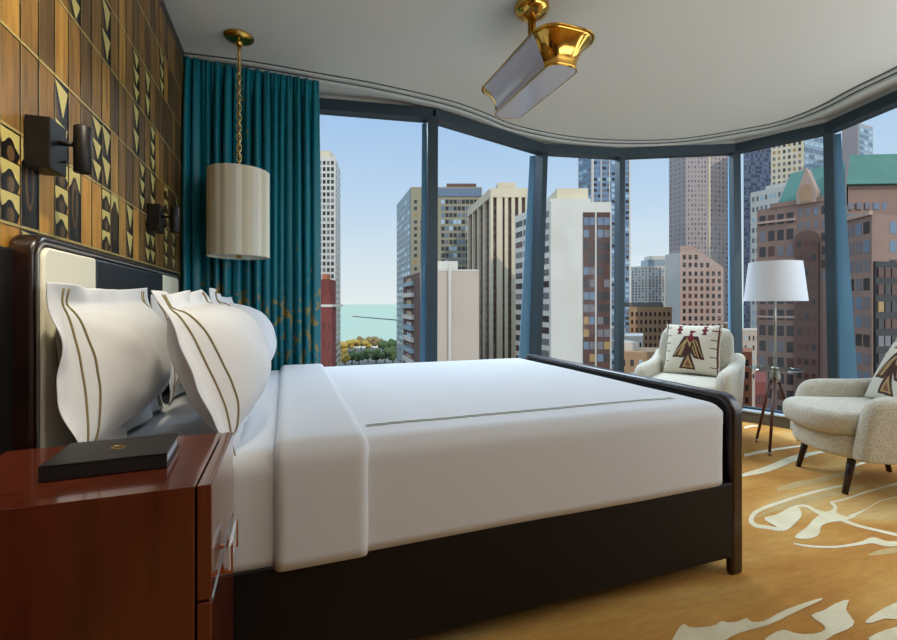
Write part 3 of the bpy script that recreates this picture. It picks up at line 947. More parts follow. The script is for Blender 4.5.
def d_shape(x0, x1, hw, bow, r=.06, n=18):
    """seat outline: straight back at x0, bowed front reaching x1"""
    pts = [(x0, -hw), (x1 - bow, -hw)]
    for k in range(1, n):
        a = math.radians(-90 + 180*k/n); pts.append((x1 - bow + bow*math.cos(a)**.85, hw*math.copysign(abs(math.sin(a))**.8, math.sin(a))))
    pts += [(x1 - bow, hw), (x0, hw)]
    return pts
def armchair(loc, rz, label):
    a = thing('armchair', loc, label, 'armchair', 'cream armchairs by the windows', rz)
    # seat frame, x forward
    m = rounded_slab(d_shape(-.30, .34, .262, .20), .20, .335, .03); m.build('seat_frame', M_boucle, a, local=True, smooth=True)
    m = rounded_slab(d_shape(-.26, .40, .262, .22), .325, .455, .05, .018); m.build('seat_cushion', M_boucle, a, local=True, smooth=True)
    # backrest: curved, tilted slab
    m = MB(); rings = []
    for k in range(15):
        t = k/14
        z = .22 + .62*t
        xb = -.30 - .17*t
        hw = .272 + .02*math.sin(math.pi*t)
        th = .085 - .02*t
        if t > .93: hw -= .02*((t-.93)/.07)**2; 
        ring = []
        for q in range(28):
            an = 2*math.pi*q/28
            cx, cy = math.cos(an), math.sin(an)
            yy = hw*math.copysign(abs(cy)**.32, cy)
            xx = xb + th*math.copysign(abs(cx)**.6, cx) + .05*(yy/hw)**2
            ring.append(Vector((xx, yy, z - (.02*(yy/hw)**4 if t > .9 else 0))))
        rings.append(ring)
    last = rings[-1]
    for s_ in (.8, .4):
        rings.append([Vector((-.47 + (p.x + .47)*s_, p.y*(.6 + .4*s_) if s_ < .8 else p.y*.97, p.z + .022*(1 - s_*.6))) for p in last])
    m.loft(rings); m.build('backrest', M_boucle, a, local=True, smooth=True)
    # arms: side profile in x-z with a sloping curved front
    prof_top = [(-.46, .64), (-.38, .605), (-.26, .575), (-.10, .562), (.04, .560), (.13, .552), (.18, .525), (.21, .475), (.228, .40), (.240, .33), (.248, .27), (.250, .215)]
    for sgn in (-1, 1):
        m = MB(); rings = []
        tp = smooth_pts([p + (0,) for p in prof_top], 3)
        for i, (x, z, _) in enumerate(tp):
            a_ = tp[max(i-1, 0)]; b_ = tp[min(i+1, len(tp)-1)]
            t = Vector((b_[0]-a_[0], 0, b_[1]-a_[1])).normalized()
            inn = Vector((t.z, 0, -t.x))
            if inn.dot(Vector((-.25, 0, .2)) - Vector((x, 0, z))) < 0: inn = -inn
            target = Vector((-.34 + .25*i/len(tp), 0, .21))
            f = i/(len(tp)-1)
            base = Vector((x, 0, z))
            deep = (target - base)
            w0 = .052
            yc = sgn*(.290 + .012*(1 - f))
            ring = []
            for q in range(16):
                an = math.pi*q/15
                # rounded outer edge, then down to the base line of the frame
                ring.append(base + inn*(.05 - .05*math.sin(an)) + Vector((0, yc + w0*math.cos(an)*(1 if True else 0), 0)))
            ring.append(base + deep*.55 + Vector((0, yc - w0*.98, 0)))
            ring.append(base + deep + Vector((0, yc - w0*.9, 0)))
            ring.append(base + deep + Vector((0, yc + w0*.9, 0)))
            ring.append(base + deep*.55 + Vector((0, yc + w0*.98, 0)))
            rings.append(ring)
        m.loft(rings)
        m.build('armrest', M_boucle, a, local=True, smooth=True)
    for x, y, dx, dy in ((.20, .20, .05, .015), (.20, -.20, .05, -.015), (-.20, .19, -.06, .015), (-.20, -.19, -.06, -.015)):
        m = MB(); m.tube([(x, y, .225), (x + dx, y + dy, 0)], [.022, .014], 12); m.build('leg', M_legwood, a, local=True, smooth=True)
    return a

fwd = Vector((-.874, .483)); ctr = Vector((3.235, 1.690))
RZ1 = math.atan2(fwd.y, fwd.x)
armchair((ctr.x, ctr.y, 0), RZ1, 'cream boucle armchair in front, seen from its side, cropped by frame edge')
p2 = at(685, 304, 3.64)
fwd2 = Vector((-.86, -.51)).normalized()
RZ2 = math.atan2(fwd2.y, fwd2.x)
armchair((p2.x, p2.y, 0), RZ2, 'cream boucle armchair behind the footboard, facing the bed')

# kilim cushions
M_kil = [mat('kilim_ivory', rgb(222, 216, 198), .95, bump=(200, .4)), mat('kilim_brown', rgb(72, 44, 36), .95), mat('kilim_tan', rgb(176, 148, 100), .95),
         mat('kilim_maroon', rgb(110, 34, 40), .95), mat('kilim_rust', rgb(134, 84, 60), .95)]
def pip(x, y, poly):
    r = False; j = len(poly) - 1
    for i in range(len(poly)):
        xi, yi = poly[i]; xj, yj = poly[j]
        if (yi > y) != (yj > y) and x < (xj-xi)*(y-yi)/(yj-yi) + xi: r = not r
        j = i
    return r
KP = [([(395,172),(480,172),(523,310),(462,303),(430,258),(398,303),(328,300)], 1),
      ([(402,196),(412,196),(345,290),(338,288)], 2), ([(418,180),(426,182),(372,292),(362,290),(392,225)], 2), ([(398,232),(404,236),(384,290),(376,290)], 2),
      ([(470,196),(462,196),(508,296),(514,298)], 2), ([(450,180),(442,182),(482,296),(492,298),(466,225)], 2), ([(452,232),(446,236),(466,290),(474,292)], 2),
      ([(412,180),(430,176),(436,232),(430,240)], 2), ([(436,180),(452,178),(434,244)], 2),
      ([(430,238),(470,368),(374,363)], 1), ([(427,285),(456,358),(391,355)], 2), ([(425,315),(442,350),(407,349)], 4),
      ([(424,135),(440,133),(466,140),(452,148),(444,154),(446,168),(458,172),(452,195),(436,212),(420,196),(414,176),(426,168),(430,150)], 3),
      ([(352,104),(385,104),(372,117),(386,130),(372,145),(382,161),(347,161),(358,145),(346,130),(359,117)], 3),
      ([(499,104),(530,104),(518,117),(532,130),(518,145),(528,161),(494,161),(505,145),(493,130),(506,117)], 3),
      ([(284,95),(290,95),(276,385),(268,385)], 1), ([(584,95),(592,95),(592,385),(584,385)], 1),
      ([(283,300),(272,300),(270,345),(280,345)], 4), ([(592,130),(598,130),(598,340),(592,340)], 4)]
for k, yy in enumerate((118, 170, 214, 262, 318)):
    KP.append(([(288, yy), (314 if k % 2 else 308, yy), (314, yy+5), (288, yy+5)], 3 if k % 2 else 1))
for k, yy in enumerate((130, 186, 234, 285, 342)):
    KP.append(([(550, yy), (586, yy), (586, yy+6), (550, yy+6)], 3 if k % 2 == 0 else 1))
KP = [([((x-275)/325, 1-(y-95)/290) for x, y in p], mi) for p, mi in KP]
def kilim(M, label):
    s, t = .43, .15
    N = 110
    mm = MB()
    front, back = [], []
    for j in range(N+1):
        for i in range(N+1):
            u, v = -1 + 2*i/N, -1 + 2*j/N
            x = u*s/2*(1 - .05*(1-v*v)); y = v*s/2*(1 - .05*(1-u*u))
            b_ = t/2*((1-abs(u)**2.4)**.62)*((1-abs(v)**2.4)**.62)
            front.append(Vector((x, y, b_ + .001))); back.append(Vector((x, y, -b_ - .001)))
    W1 = N+1
    fs, ms = [], []
    for j in range(N):
        for i in range(N):
            fs.append((j*W1+i, j*W1+i+1, (j+1)*W1+i+1, (j+1)*W1+i))
            x, y = (i+.5)/N, (j+.5)/N
            mi = 0
            for p, k in KP:
                if pip(x, y, p): mi = k
            ms.append(mi)
    nv = len(front)
    mm.v = front + back
    mm.f = fs + [tuple(nv+q for q in f[::-1]) for f in fs]
    mm.m = ms + [0]*len(fs)
    rim = [i for i in range(W1)] + [j*W1+N for j in range(1, N+1)] + [N*W1+i for i in range(N-1, -1, -1)] + [j*W1 for j in range(N-1, 0, -1)]
    for a, c in zip(rim, rim[1:] + rim[:1]):
        mm.f.append((a, nv+a, nv+c, c)); mm.m.append(1)
    o = mm.build('throw_pillow', M_kil, None, smooth=True, local=True)
    o.matrix_basis = M
    tag(o, label, 'throw pillow', 'woven cushions on the armchairs')
def kil_on_chair(loc, rz, label, tilt=17, xoff=-.205, zb=.462, yo=0, yaw=0):
    ct, st = math.cos(math.radians(tilt)), math.sin(math.radians(tilt))
    up = Vector((-st, 0, ct)); nrm = Vector((ct, 0, st)); ac = up.cross(nrm)
    R3 = Matrix((ac, up, nrm)).transposed().to_4x4()
    kilim(Matrix.Translation(loc) @ Matrix.Rotation(rz, 4, 'Z') @ Matrix.Translation(Vector((xoff, yo, zb)) + up*.215) @ Matrix.Rotation(math.radians(yaw), 4, 'Z') @ R3, label)
kil_on_chair((p2.x, p2.y, 0), RZ2, 'ivory woven cushion with full brown bird motif on the chair behind footboard', 17, -.195, yo=.0)
kil_on_chair((ctr.x, ctr.y, 0), RZ1, 'ivory woven cushion cut by the frame edge on the front armchair', 26, -.125)

# ================================================================== FLOOR LAMP WITH TABLE
lp0 = at(775, 304, 3.42)
fl_l = thing('floor_lamp', (lp0.x, lp0.y, 0), 'tripod floor lamp with glass table and white drum shade between armchairs', 'floor lamp')
hubz, tabz = .50, .562
for px_, py_ in ((756.6, 442), (769.6, 455.5), None or (798, 441)):
    f_ = on_z(px_, py_, 0) - Vector((lp0.x, lp0.y, 0))
    dirh = Vector((f_.x, f_.y, 0))
    top_ = dirh.normalized()*.025 + Vector((0, 0, hubz))
    m = MB(); m.tube([top_, dirh + Vector((0, 0, .02))], [.011, .009], 10); lg = m.build('leg', M_tripod, fl_l, local=True, smooth=True)
    m = MB(); m.tube([dirh*1.0 + (dirh-top_)*.0 + Vector((0, 0, .024)), dirh + Vector((0, 0, 0))], [.010, .010], 10); m.build('foot_tip', M_nickel, lg, local=True, smooth=True)
m = MB(); m.lathe([(0, .46), (.02, .46), (.034, .485), (.036, .51), (.026, .54), (.030, tabz - .004), (0, tabz - .004)], (0, 0, 0), 20); o = m.build('hub', M_nickel, fl_l, local=True); smooth_by_angle(o)
m = MB(); m.lathe([(0, tabz - .004), (.172, tabz - .004), (.175, tabz), (.172, tabz + .004), (0, tabz + .004)], (0, 0, 0), 48); m.build('table_top', M_tableglass, fl_l, local=True)
m = MB(); m.tube([(0, 0, tabz), (0, 0, 1.30)], .0085, 12); m.lathe([(0, tabz + .005), (.028, tabz + .005), (.024, tabz + .012), (0, tabz + .014)], (0, 0, 0), 20); m.build('pole', M_nickel, fl_l, local=True, smooth=True)
SZ0, SZ1 = 1.072, 1.365
m = MB()
sg = 48
rings = []
for r, z in ((.200, SZ0), (.168, SZ1), (.164, SZ1), (.196, SZ0), (.200, SZ0)):
    rings.append([Vector((r*math.cos(2*math.pi*i/sg), r*math.sin(2*math.pi*i/sg), z)) for i in range(sg)])
m.loft(rings, 0, False); o = m.build('lamp_shade', M_lampshade, fl_l, local=True); smooth_by_angle(o)
m = MB()
for a in (0, 120, 240):
    c, s = math.cos(math.radians(a)), math.sin(math.radians(a)); m.tube([(0, 0, 1.30), (c*.167, s*.167, 1.350)], .003, 6)
m.build('shade_ring', M_nickel, fl_l, local=True)

# ================================================================== CITY OUTSIDE
GZ = -45.0
def cmat(name, c, rough=.8, c2=None, sc=.05):
    return mat(name, c, rough, vary=(c2, sc, (1, 1, 1)) if c2 else None)
C_white = cmat('white_concrete', rgb(208, 203, 192), .85, rgb(198, 192, 180), .12)
C_cream = cmat('cream_stone', rgb(212, 198, 170), .85, rgb(202, 186, 158), .12)
C_pink = cmat('pinkish_render', rgb(192, 175, 158), .85, rgb(184, 167, 150), .1)
C_olive = cmat('olive_brick', rgb(148, 140, 116), .85)
C_bluegrey = cmat('blue_grey_panel', rgb(142, 160, 168), .5)
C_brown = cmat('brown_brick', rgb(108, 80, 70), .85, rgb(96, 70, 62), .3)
C_brick = cmat('red_brick', rgb(128, 62, 54), .85, rgb(112, 54, 48), .3)
C_tan = cmat('tan_brick', rgb(176, 142, 108), .85, rgb(164, 130, 98), .2)
C_rose = cmat('rose_granite', rgb(178, 150, 134), .8, rgb(168, 140, 126), .15)
C_greyrose = cmat('grey_rose_stone', rgb(172, 156, 152), .8)
C_palestone = cmat('pale_stone', rgb(206, 198, 186), .8)
C_glasswall = cmat('blue_curtain_wall', rgb(112, 136, 160), .25)
C_navy = cmat('navy_curtain_wall', rgb(56, 72, 102), .4)
C_green = cmat('green_copper_roof', rgb(66, 112, 96), .7, rgb(58, 102, 88), .4)
C_roof = cmat('grey_roofing', rgb(110, 106, 100), .9)
C_terra = cmat('terracotta_roofing', rgb(170, 104, 70), .9)
C_mullred = cmat('brown_granite', rgb(142, 114, 100), .8, rgb(132, 104, 92), .2)
F_ = Vector((SN, CS, 0))
G_dark = mat('dark_window', rgb(52, 48, 50), .15)
G_faint = mat('faint_window', rgb(138, 126, 126), .3)
G_black = mat('black_window', rgb(30, 28, 32), .12)
G_blue = mat('blue_window', rgb(104, 120, 138), .2)
G_pale = mat('pale_window', rgb(166, 186, 200), .12)
G_brown = mat('brown_window', rgb(84, 54, 46), .2)
G_amber = mat('amber_window', rgb(160, 128, 80), .25)
G_grey = mat('grey_window', rgb(112, 108, 112), .2)
win_meshes = {}
def win_mesh(mt):
    if mt.name not in win_meshes:
        me = bpy.data.meshes.new('window')
        v = [(-.5,0,-.5),(.5,0,-.5),(.5,0,.5),(-.5,0,.5),(-.5,1,-.5),(.5,1,-.5),(.5,1,.5),(-.5,1,.5)]
        me.from_pydata(v, [], [(0,1,2,3),(7,6,5,4),(0,4,5,1),(1,5,6,2),(2,6,7,3),(3,7,4,0)])
        me.materials.append(mt); me.update(); win_meshes[mt.name] = me
    return win_meshes[mt.name]

def px_of(p):
    d = p.x*SN + p.y*CS; l_ = p.x*CS - p.y*SN
    if d <= 0: return None
    return 448.5 + FPX*l_/d, HORIZON - FPX*(p.z-EYE)/d, d

class Building:
    def __init__(self, name, label, cat, corners, ztop, mt, depth=25, zb=GZ, group=None, part='facade'):
        self.pts = [flat(px, d) for px, d in corners]
        a, c = self.pts[0], self.pts[-1]
        back = [c + Vector((c.x, c.y, 0)).normalized()*depth, a + Vector((a.x, a.y, 0)).normalized()*depth]
        ring = self.pts + back
        ce_ = sum(ring, Vector())/len(ring)
        self.root = thing(name, (ce_.x, ce_.y, zb), label, cat, group)
        m = MB(); m.prism([(p.x, p.y) for p in ring], ztop - zb, 0, Matrix.Translation((0, 0, zb)))
        self.wall = m.build(part, mt, self.root)
        self.ztop, self.zb, self.wins, self.ring = ztop, zb, [], ring
    def face(self, i):
        a, c = self.pts[i], self.pts[i+1]
        t = (c-a); L = t.length; t = t/L
        n_ = Vector((t.y, -t.x, 0))
        if n_.dot(-a) < 0: n_ = -n_
        return a, t, L, n_
    def grid(self, i, cols, rows, z0, z1, wf=.6, hf=.55, mats=None, m0=.02, m1=.02, vis=True, out=.05, skip=None):
        a, t, L, n_ = self.face(i)
        cw = L*(1-m0-m1)/cols; rh = (z1-z0)/rows
        mats = mats or [(G_dark, 1)]
        ms, ws = [x for x, _ in mats], [w for _, w in mats]
        for r in range(rows):
            for c in range(cols):
                p = a + t*(L*m0 + cw*(c+.5)) + Vector((0, 0, z0 + rh*(r+.5)))
                if skip and skip(c, r, p): continue
                mt = random.choices(ms, ws)[0]
                self.wins.append((p + n_*out, t, n_, cw*wf, rh*hf, mt))
    def add(self, name, m, mt, **k):
        return m.build(name, mt, self.root, **k)
    def band(self, name, i, z0, z1, mt, f0=0, f1=1, out=.25, inn=.1):
        a, t, L, n_ = self.face(i)
        p0, p1 = a + t*L*f0, a + t*L*f1
        q = [p0 + n_*out, p1 + n_*out, p1 - n_*inn, p0 - n_*inn]
        m = MB(); m.hexa([p + Vector((0,0,z0)) for p in q], [p + Vector((0,0,z1)) for p in q])
        return m.build(name, mt, self.root)
    def top_box(self, name, f, z1, mt, z0=None):
        """box on the roof: f = (face index, from, to, depth from, depth to)"""
        i, f0, f1, d0, d1 = f
        a, t, L, n_ = self.face(i)
        q = [a + t*L*f0 - n_*d0, a + t*L*f1 - n_*d0, a + t*L*f1 - n_*d1, a + t*L*f0 - n_*d1]
        z0 = self.ztop if z0 is None else z0
        m = MB(); m.hexa([p + Vector((0,0,z0)) for p in q], [p + Vector((0,0,z1)) for p in q])
        return m.build(name, mt, self.root)
    def finish(self, limit=100):
        def score(w):
            q = px_of(w[0])
            if q is None: return -1
            x, y, d = q
            s = w[3]*w[4]/d/d
            inside = -5 < x < 902 and 95 < y < 405
            return s + (1 if inside else 0)
        ws = sorted(self.wins, key=score, reverse=True)
        inv = world_m(self.root).inverted()
        for p, t, n_, w, h, mt in ws[:limit]:
            o = bpy.data.objects.new('window', win_mesh(mt)); COL.objects.link(o)
            o.parent = self.root
            R3 = Matrix((t*w, -n_*.2, Vector((0, 0, h)))).transposed().to_4x4()
            o.matrix_basis = inv @ (Matrix.Translation(p) @ R3)
        rest = ws[limit:]
        if rest:
            mats = []; m = MB()
            for p, t, n_, w, h, mt in rest:
                if mt not in mats: mats.append(mt)
                k = mats.index(mt); u = Vector((0, 0, h/2)); s = t*w/2
                q = [p-s-u, p+s-u, p+s+u, p-s+u]
                m.hexa(q, [x - n_*.2 for x in q], k)
            o = m.build('further_windows', mats, self.root); o['kind'] = 'stuff'

random.seed(5)
# 1 white grid tower, far left
B = Building('apartment_tower', 'tall white apartment tower with dark square windows beside the curtain', 'building', [(288, 215), (335.5, 215), (340.5, 236)], zat(156.5, 215), C_white)
B.grid(0, 11, 37, GZ + 4, B.ztop - 1.5, .66, .62, [(G_dark, 5), (G_grey, 2)])
B.grid(1, 3, 37, GZ + 4, B.ztop - 1.5, .5, .55, [(G_dark, 3), (G_grey, 2)])
B.top_box('penthouse', (0, .35, .85, 3, 14), zat(148.5, 215), C_cream)
B.finish()
# 2 red brick block with stepped turret
B = Building('brick_building', 'low red brick block with stepped turret in front of white tower', 'building', [(305, 120), (332, 120), (336, 127)], zat(307, 120), C_brick, 15)
B.top_box('parapet', (0, -.01, 1.01, -.15, 12), zat(304.5, 120), C_palestone, zat(307, 120))
B.top_box('turret', (0, .45, .86, .6, 8), zat(279, 120), C_brick)
B.top_box('turret', (0, .62, .92, .2, 6), zat(292, 120), C_brick)
B.top_box('chimney', (0, .58, .76, 1.5, 5), zat(273.5, 120), C_terra, zat(280, 120))
B.grid(0, 5, 8, GZ + 2, B.ztop - 2.5, .22, .4, [(G_brown, 1)])
B.finish()
# 3 olive tower with glazed windows
d3 = 200
B = Building('apartment_tower', 'olive brick tower with glass penthouse band behind the first mullion', 'building', [(397, 236), (411, d3), (482, d3)], zat(187, d3), C_olive, 30)
B.band('side_cladding', 0, GZ, B.ztop - .3, C_bluegrey, .0, .98, .15)
B.grid(0, 5, 30, GZ + 4, B.ztop - 3, .75, .5, [(G_pale, 3), (G_grey, 3), (G_blue, 2)], out=.22)
B.grid(1, 2, 30, GZ + 4, B.ztop - 5, .45, .5, [(G_dark, 3), (G_amber, 1)], .02, .80)
B.grid(1, 9, 30, GZ + 4, B.ztop - 5, .80, .62, [(G_dark, 6), (G_pale, 2), (G_blue, 3), (G_grey, 2)], .42, .06)
B.band('glass_band', 1, B.ztop - 4.2, B.ztop - .6, G_blue, .38, .99, .3)
B.top_box('penthouse', (1, .50, .93, 5, 18), zat(180.5, d3), C_brown)
B.top_box('penthouse', (1, .14, .34, 5, 18), zat(180, d3), C_brown)
B.finish()
# 4 blank walled block with balconies on its side
B = Building('balcony_building', 'pinkish blank-walled block with striped balconies on its shadowed side', 'building', [(403.5, 134), (420.5, 110), (479, 110)], zat(271, 110), C_pink, 20)
B.band('dark_side', 0, GZ, B.ztop - .2, C_brown, 0, .995, .1)  # brown sheet over this side, its shade put into the colour
a_, t_, L_, n_ = B.face(0)
for k in range(17):
    z0 = B.ztop - 3.2 - k*2.95
    if z0 < GZ: break
    m = MB(); p0, p1 = a_ + t_*L_*.10, a_ + t_*L_*.68
    q = [p0 + n_*.9, p1 + n_*.9, p1, p0]
    m.hexa([p + Vector((0,0,z0)) for p in q], [p + Vector((0,0,z0 + 1.1)) for p in q])
    B.add('balcony', m, C_palestone if k % 2 else C_bluegrey)
B.grid(0, 1, 16, B.ztop - 3.2 - 15*2.95, B.ztop - .2, .5, .4, [(G_pale, 2), (G_amber, 1), (G_dark, 2)], .10, .32, out=.15)
B.top_box('roof_box', (1, .26, .64, 1.5, 8), zat(260.5, 110), C_white)
a_, t_, L_, n_ = B.face(1)
m = MB(); m.tube([a_ + t_*L_*.50 + n_*.35 + Vector((0,0,GZ)), a_ + t_*L_*.50 + n_*.35 + Vector((0,0,zat(264, 110)))], .42, 10); B.add('duct', m, C_white)
B.top_box('parapet', (1, 0, 1.0, -.08, .5), zat(269.5, 110), C_palestone)
B.finish()
# 5 cream ribbed tower
d5 = 150
B = Building('ribbed_tower', 'cream tower with tall vertical stone ribs and dark window strips', 'building', [(470, 183), (492.5, d5), (540, d5)], zat(190, d5), C_brown, 12)
for i, n__ in ((0, 4), (1, 7)):
    a_, t_, L_, n_ = B.face(i)
    for k in range(n__ + 1):
        f = k/n__
        if i == 1 and k == 0: continue
        wd = (1.1 if i else 1.5) if k not in (0, n__) else 1.8
        p = a_ + t_*(L_*f)
        if i == 1 and k == 1: wd = 1.9
        q = [p - t_*wd/2 + n_*.9, p + t_*wd/2 + n_*.9, p + t_*wd/2, p - t_*wd/2]
        m = MB(); m.hexa([x + Vector((0,0,GZ)) for x in q], [x + Vector((0,0,B.ztop)) for x in q]); B.add('rib', m, C_cream)
    B.band('parapet', i, B.ztop - 2.6, B.ztop + .4, C_cream, -.01, 1.01, 1.0)
B.grid(0, 8, 28, GZ + 3, B.ztop - 3, .5, .55, [(G_brown, 4), (G_dark, 3)], 0.02, .02)
B.grid(1, 14, 28, GZ + 3, B.ztop - 3, .55, .55, [(G_brown, 2), (G_dark, 3), (G_grey, 1)], .0, .0)
B.top_box('penthouse', (1, .13, .52, 3, 14), zat(180, d5), C_cream)
B.finish()
# 6 white hotel slab
d6 = 105
B = Building('hotel_slab', 'white hotel slab with blank wall and two window columns', 'building', [(515, 122), (551, d6), (611.5, d6)], zat(202, d6), C_white, 18)
B.grid(0, 4, 24, GZ + 3, B.ztop - 1.2, .86, .55, [(G_dark, 4), (G_grey, 3), (G_brown, 1)], .01, .03)
def low(lo): return lo
a_, t_, L_, n_ = B.face(1)
B.band('window_strip', 1, GZ + 3, B.ztop - 2.4, G_brown, .527, .725, .12)
B.band('window_strip', 1, GZ + 3, B.ztop - 2.4, G_brown, .755, .975, .12)
zr0, nr = B.ztop - 2.6 - 22*2.87, 22
for f0, f1, cc in ((.527, .725, 2), (.755, .975, 2)):
    for r in range(nr):
        z0 = zr0 + r*2.87
        if z0 < GZ: continue
        up = r/nr
        for c in range(cc):
            w_ = (f1-f0)/cc
            mt = random.choices([G_blue, G_grey, G_dark, G_amber, G_brown], [max(0, up-.25)*1.2, .35 + .5*max(0, up-.4), .5, .28*(up < .75), .4])[0]  # lower panes drawn warmer, reflections put into their colour
            p = a_ + t_*L_*(f0 + w_*(c+.5)) + Vector((0, 0, z0 + 1.0))
            B.wins.append((p + n_*.22, t_, n_, w_*L_*.86, 1.75, mt))
B.top_box('penthouse', (1, .12, .64, 1.2, 12), zat(187, d6), C_cream)
B.top_box('penthouse', (1, -.02, .66, .1, 14), zat(198.5, d6), C_white)
B.finish()
# 7 glass tower behind
d7 = 250
B = Building('glass_tower', 'slim blue glass tower with white bands rising behind the white hotel', 'building', [(578.5, 262), (592, d7), (630.5, d7)], EYE + 112, C_glasswall, 30)
B.grid(0, 3, 50, GZ + 3, B.ztop - 2, .8, .55, [(G_blue, 4), (G_pale, 3), (G_grey, 2)])
B.grid(1, 8, 50, GZ + 3, B.ztop - 2, .8, .55, [(G_blue, 4), (G_dark, 3), (G_pale, 2), (G_grey, 2)])
for i in (0, 1):
    for k in range(14):
        a_, t_, L_, n_ = B.face(i)
    for f in ((0, .04), (.96, 1)): B.band('white_pier', i, GZ, B.ztop, C_palestone, f[0], f[1], .3)
a_, t_, L_, n_ = B.face(1)
for f in (.22, .44, .66): B.band('white_pier', 1, GZ, B.ztop, C_palestone, f, f + .022, .3)
B.finish()
# 8 distant hotel with blue mansard
d8 = 400
B = Building('mansard_hotel', 'distant pale hotel with blue-grey mansard roof beside the glass tower', 'building', [(631, 408), (648, d8), (668.5, d8)], zat(266, d8), C_palestone, 30)
B.grid(1, 6, 30, GZ + 3, B.ztop - 1, .5, .7, [(G_grey, 3), (G_pale, 1), (G_blue, 1)])
B.grid(0, 5, 30, GZ + 3, B.ztop - 1, .5, .6, [(G_grey, 3), (G_pale, 1), (G_blue, 1)])
B.top_box('mansard', (1, .02, .98, .5, 16), zat(259.5, d8), C_bluegrey)
B.top_box('mansard', (1, .15, .9, 3, 14), zat(255.5, d8), C_palestone)
B.finish()
# 9 tan mid-rise
B = Building('tan_building', 'tan brick mid-rise with rows of small windows below the mansard hotel', 'building', [(629, 165), (672, 165)], zat(307, 165), C_tan, 25)
B.grid(0, 9, 15, GZ + 1, B.ztop - 1.2, .45, .55, [(G_dark, 3), (G_brown, 2)])
B.top_box('roof_structure', (0, .05, .85, 2, 14), zat(302.5, 165), C_roof)
B.finish()
# 10 very tall stone tower
d10 = 300
B = Building('stone_skyscraper', 'very tall grey-rose stone skyscraper cropped by the window head', 'building', [(669, 312), (686, d10), (708, d10), (734, 306)], EYE + 135, C_greyrose, 40)
B.grid(0, 4, 56, GZ + 3, B.ztop - 2, .45, .5, [(G_faint, 3)])
B.grid(1, 6, 56, GZ + 3, B.ztop - 2, .5, .6, [(G_faint, 3), (G_grey, 3)], .05, .05)
B.grid(2, 6, 56, GZ + 3, B.ztop - 2, .45, .5, [(G_faint, 3), (G_grey, 1)], .06, .05)
B.band('corner_pier', 2, GZ, B.ztop, C_cream, .0, .07, .6)
B.top_box('wing', (0, .02, .98, -4, .5), zat(253, d10), C_palestone, GZ)
B.finish()
# 11 rose granite block with sloping top
d11 = 150
B = Building('rose_building', 'rose granite office block with sloping shoulder behind the far armchair', 'building', [(680, d11), (723.5, d11)], zat(268, d11), C_rose, 22)
B.grid(0, 7, 22, GZ + 3, B.ztop - .6, .5, .58, [(G_dark, 3), (G_brown, 1)], .03, .03)
a_, t_, L_, n_ = B.face(0)
zt = zat(246, d11)
sh_ = [(0, B.ztop), (L_, B.ztop), (L_, B.ztop + .2), (L_*.30, zt), (0, zt)]
m = MB()
fr = [a_ + t_*x + Vector((0, 0, z)) for x, z in sh_]
bkk = [p + Vector((p.x, p.y, 0)).normalized()*20 for p in fr]
n5 = 5
m.add(fr + bkk, [list(range(5)), list(range(9, 4, -1))] + [(i, (i+1) % 5, 5 + (i+1) % 5, 5+i) for i in range(5)])
B.add('sloped_crown', m, C_rose)
def in_slope(x, z): return z < zt - 1.2 and z < B.ztop + .2 + (L_ - x)/(L_*.70)*(zt - B.ztop) - 1.3
for r in range(3):
    for c in range(7):
        x = L_*(.03 + .94*(c+.5)/7); z = B.ztop + 1.0 + r*2.6
        if in_slope(x + 1, z + .8): B.wins.append((a_ + t_*x + n_*.05 + Vector((0, 0, z)), t_, n_, 1.0, 1.6, G_dark))
B.finish()
# 12 navy glass tower
B = Building('navy_tower', 'navy glass tower behind the floor lamp, cropped by the window head', 'building', [(743.5, 350), (771.5, 350)], EYE + 150, C_navy, 35)
B.grid(0, 12, 60, GZ + 3, B.ztop - 2, .7, .45, [(G_blue, 3), (G_dark, 3), (G_grey, 2)])
B.finish()
# 13 beige tower with glass side
B = Building('beige_tower', 'beige tower with pale blue glass edge rising behind the green roof', 'building', [(771, 268), (803, 260), (824, 268)], EYE + 118, C_cream, 35)
B.grid(0, 6, 44, GZ + 3, B.ztop - 2, .5, .55, [(G_dark, 2), (G_grey, 2), (G_amber, 1)])
B.band('glass_edge', 1, GZ, B.ztop, C_bluegrey, .05, 1, .2)
B.grid(1, 4, 44, GZ + 3, B.ztop - 2, .8, .6, [(G_pale, 4), (G_blue, 2)], out=.3)
B.finish()
# 14 pale stepped block
B = Building('pale_building', 'pale grey concrete block between navy tower and green-roofed building', 'building', [(750.5, 205), (792, 190)], zat(190, 200), C_palestone, 20)
B.grid(0, 9, 20, GZ + 3, B.ztop - 1, .5, .45, [(G_grey, 3), (G_pale, 1)])
B.top_box('roof_box', (0, .35, .95, 1, 12), zat(185, 198), C_palestone)
B.finish()
# 15 brown building with green copper roof: arcade wing facing us
d15 = 88
B = Building('green_roofed_building', 'brown granite building with green copper roof, stone gable and dark arch', 'building', [(757, 96), (796, 91), (845, 85)], zat(206, 92), C_mullred, 26)
B.grid(0, 4, 19, GZ + 3, B.ztop - .8, .70, .64, [(G_dark, 5), (G_amber, .4), (G_brown, 2), (G_grey, 2)], .03, .03)
B.grid(1, 6, 6, B.ztop - 16, B.ztop - .4, .5, .6, [(G_dark, 3), (G_grey, 2), (G_blue, 1)], .02, .02, skip=lambda c, r, p: r < 3 and 0 <= c <= 2)
a_, t_, L_, n_ = B.face(1)
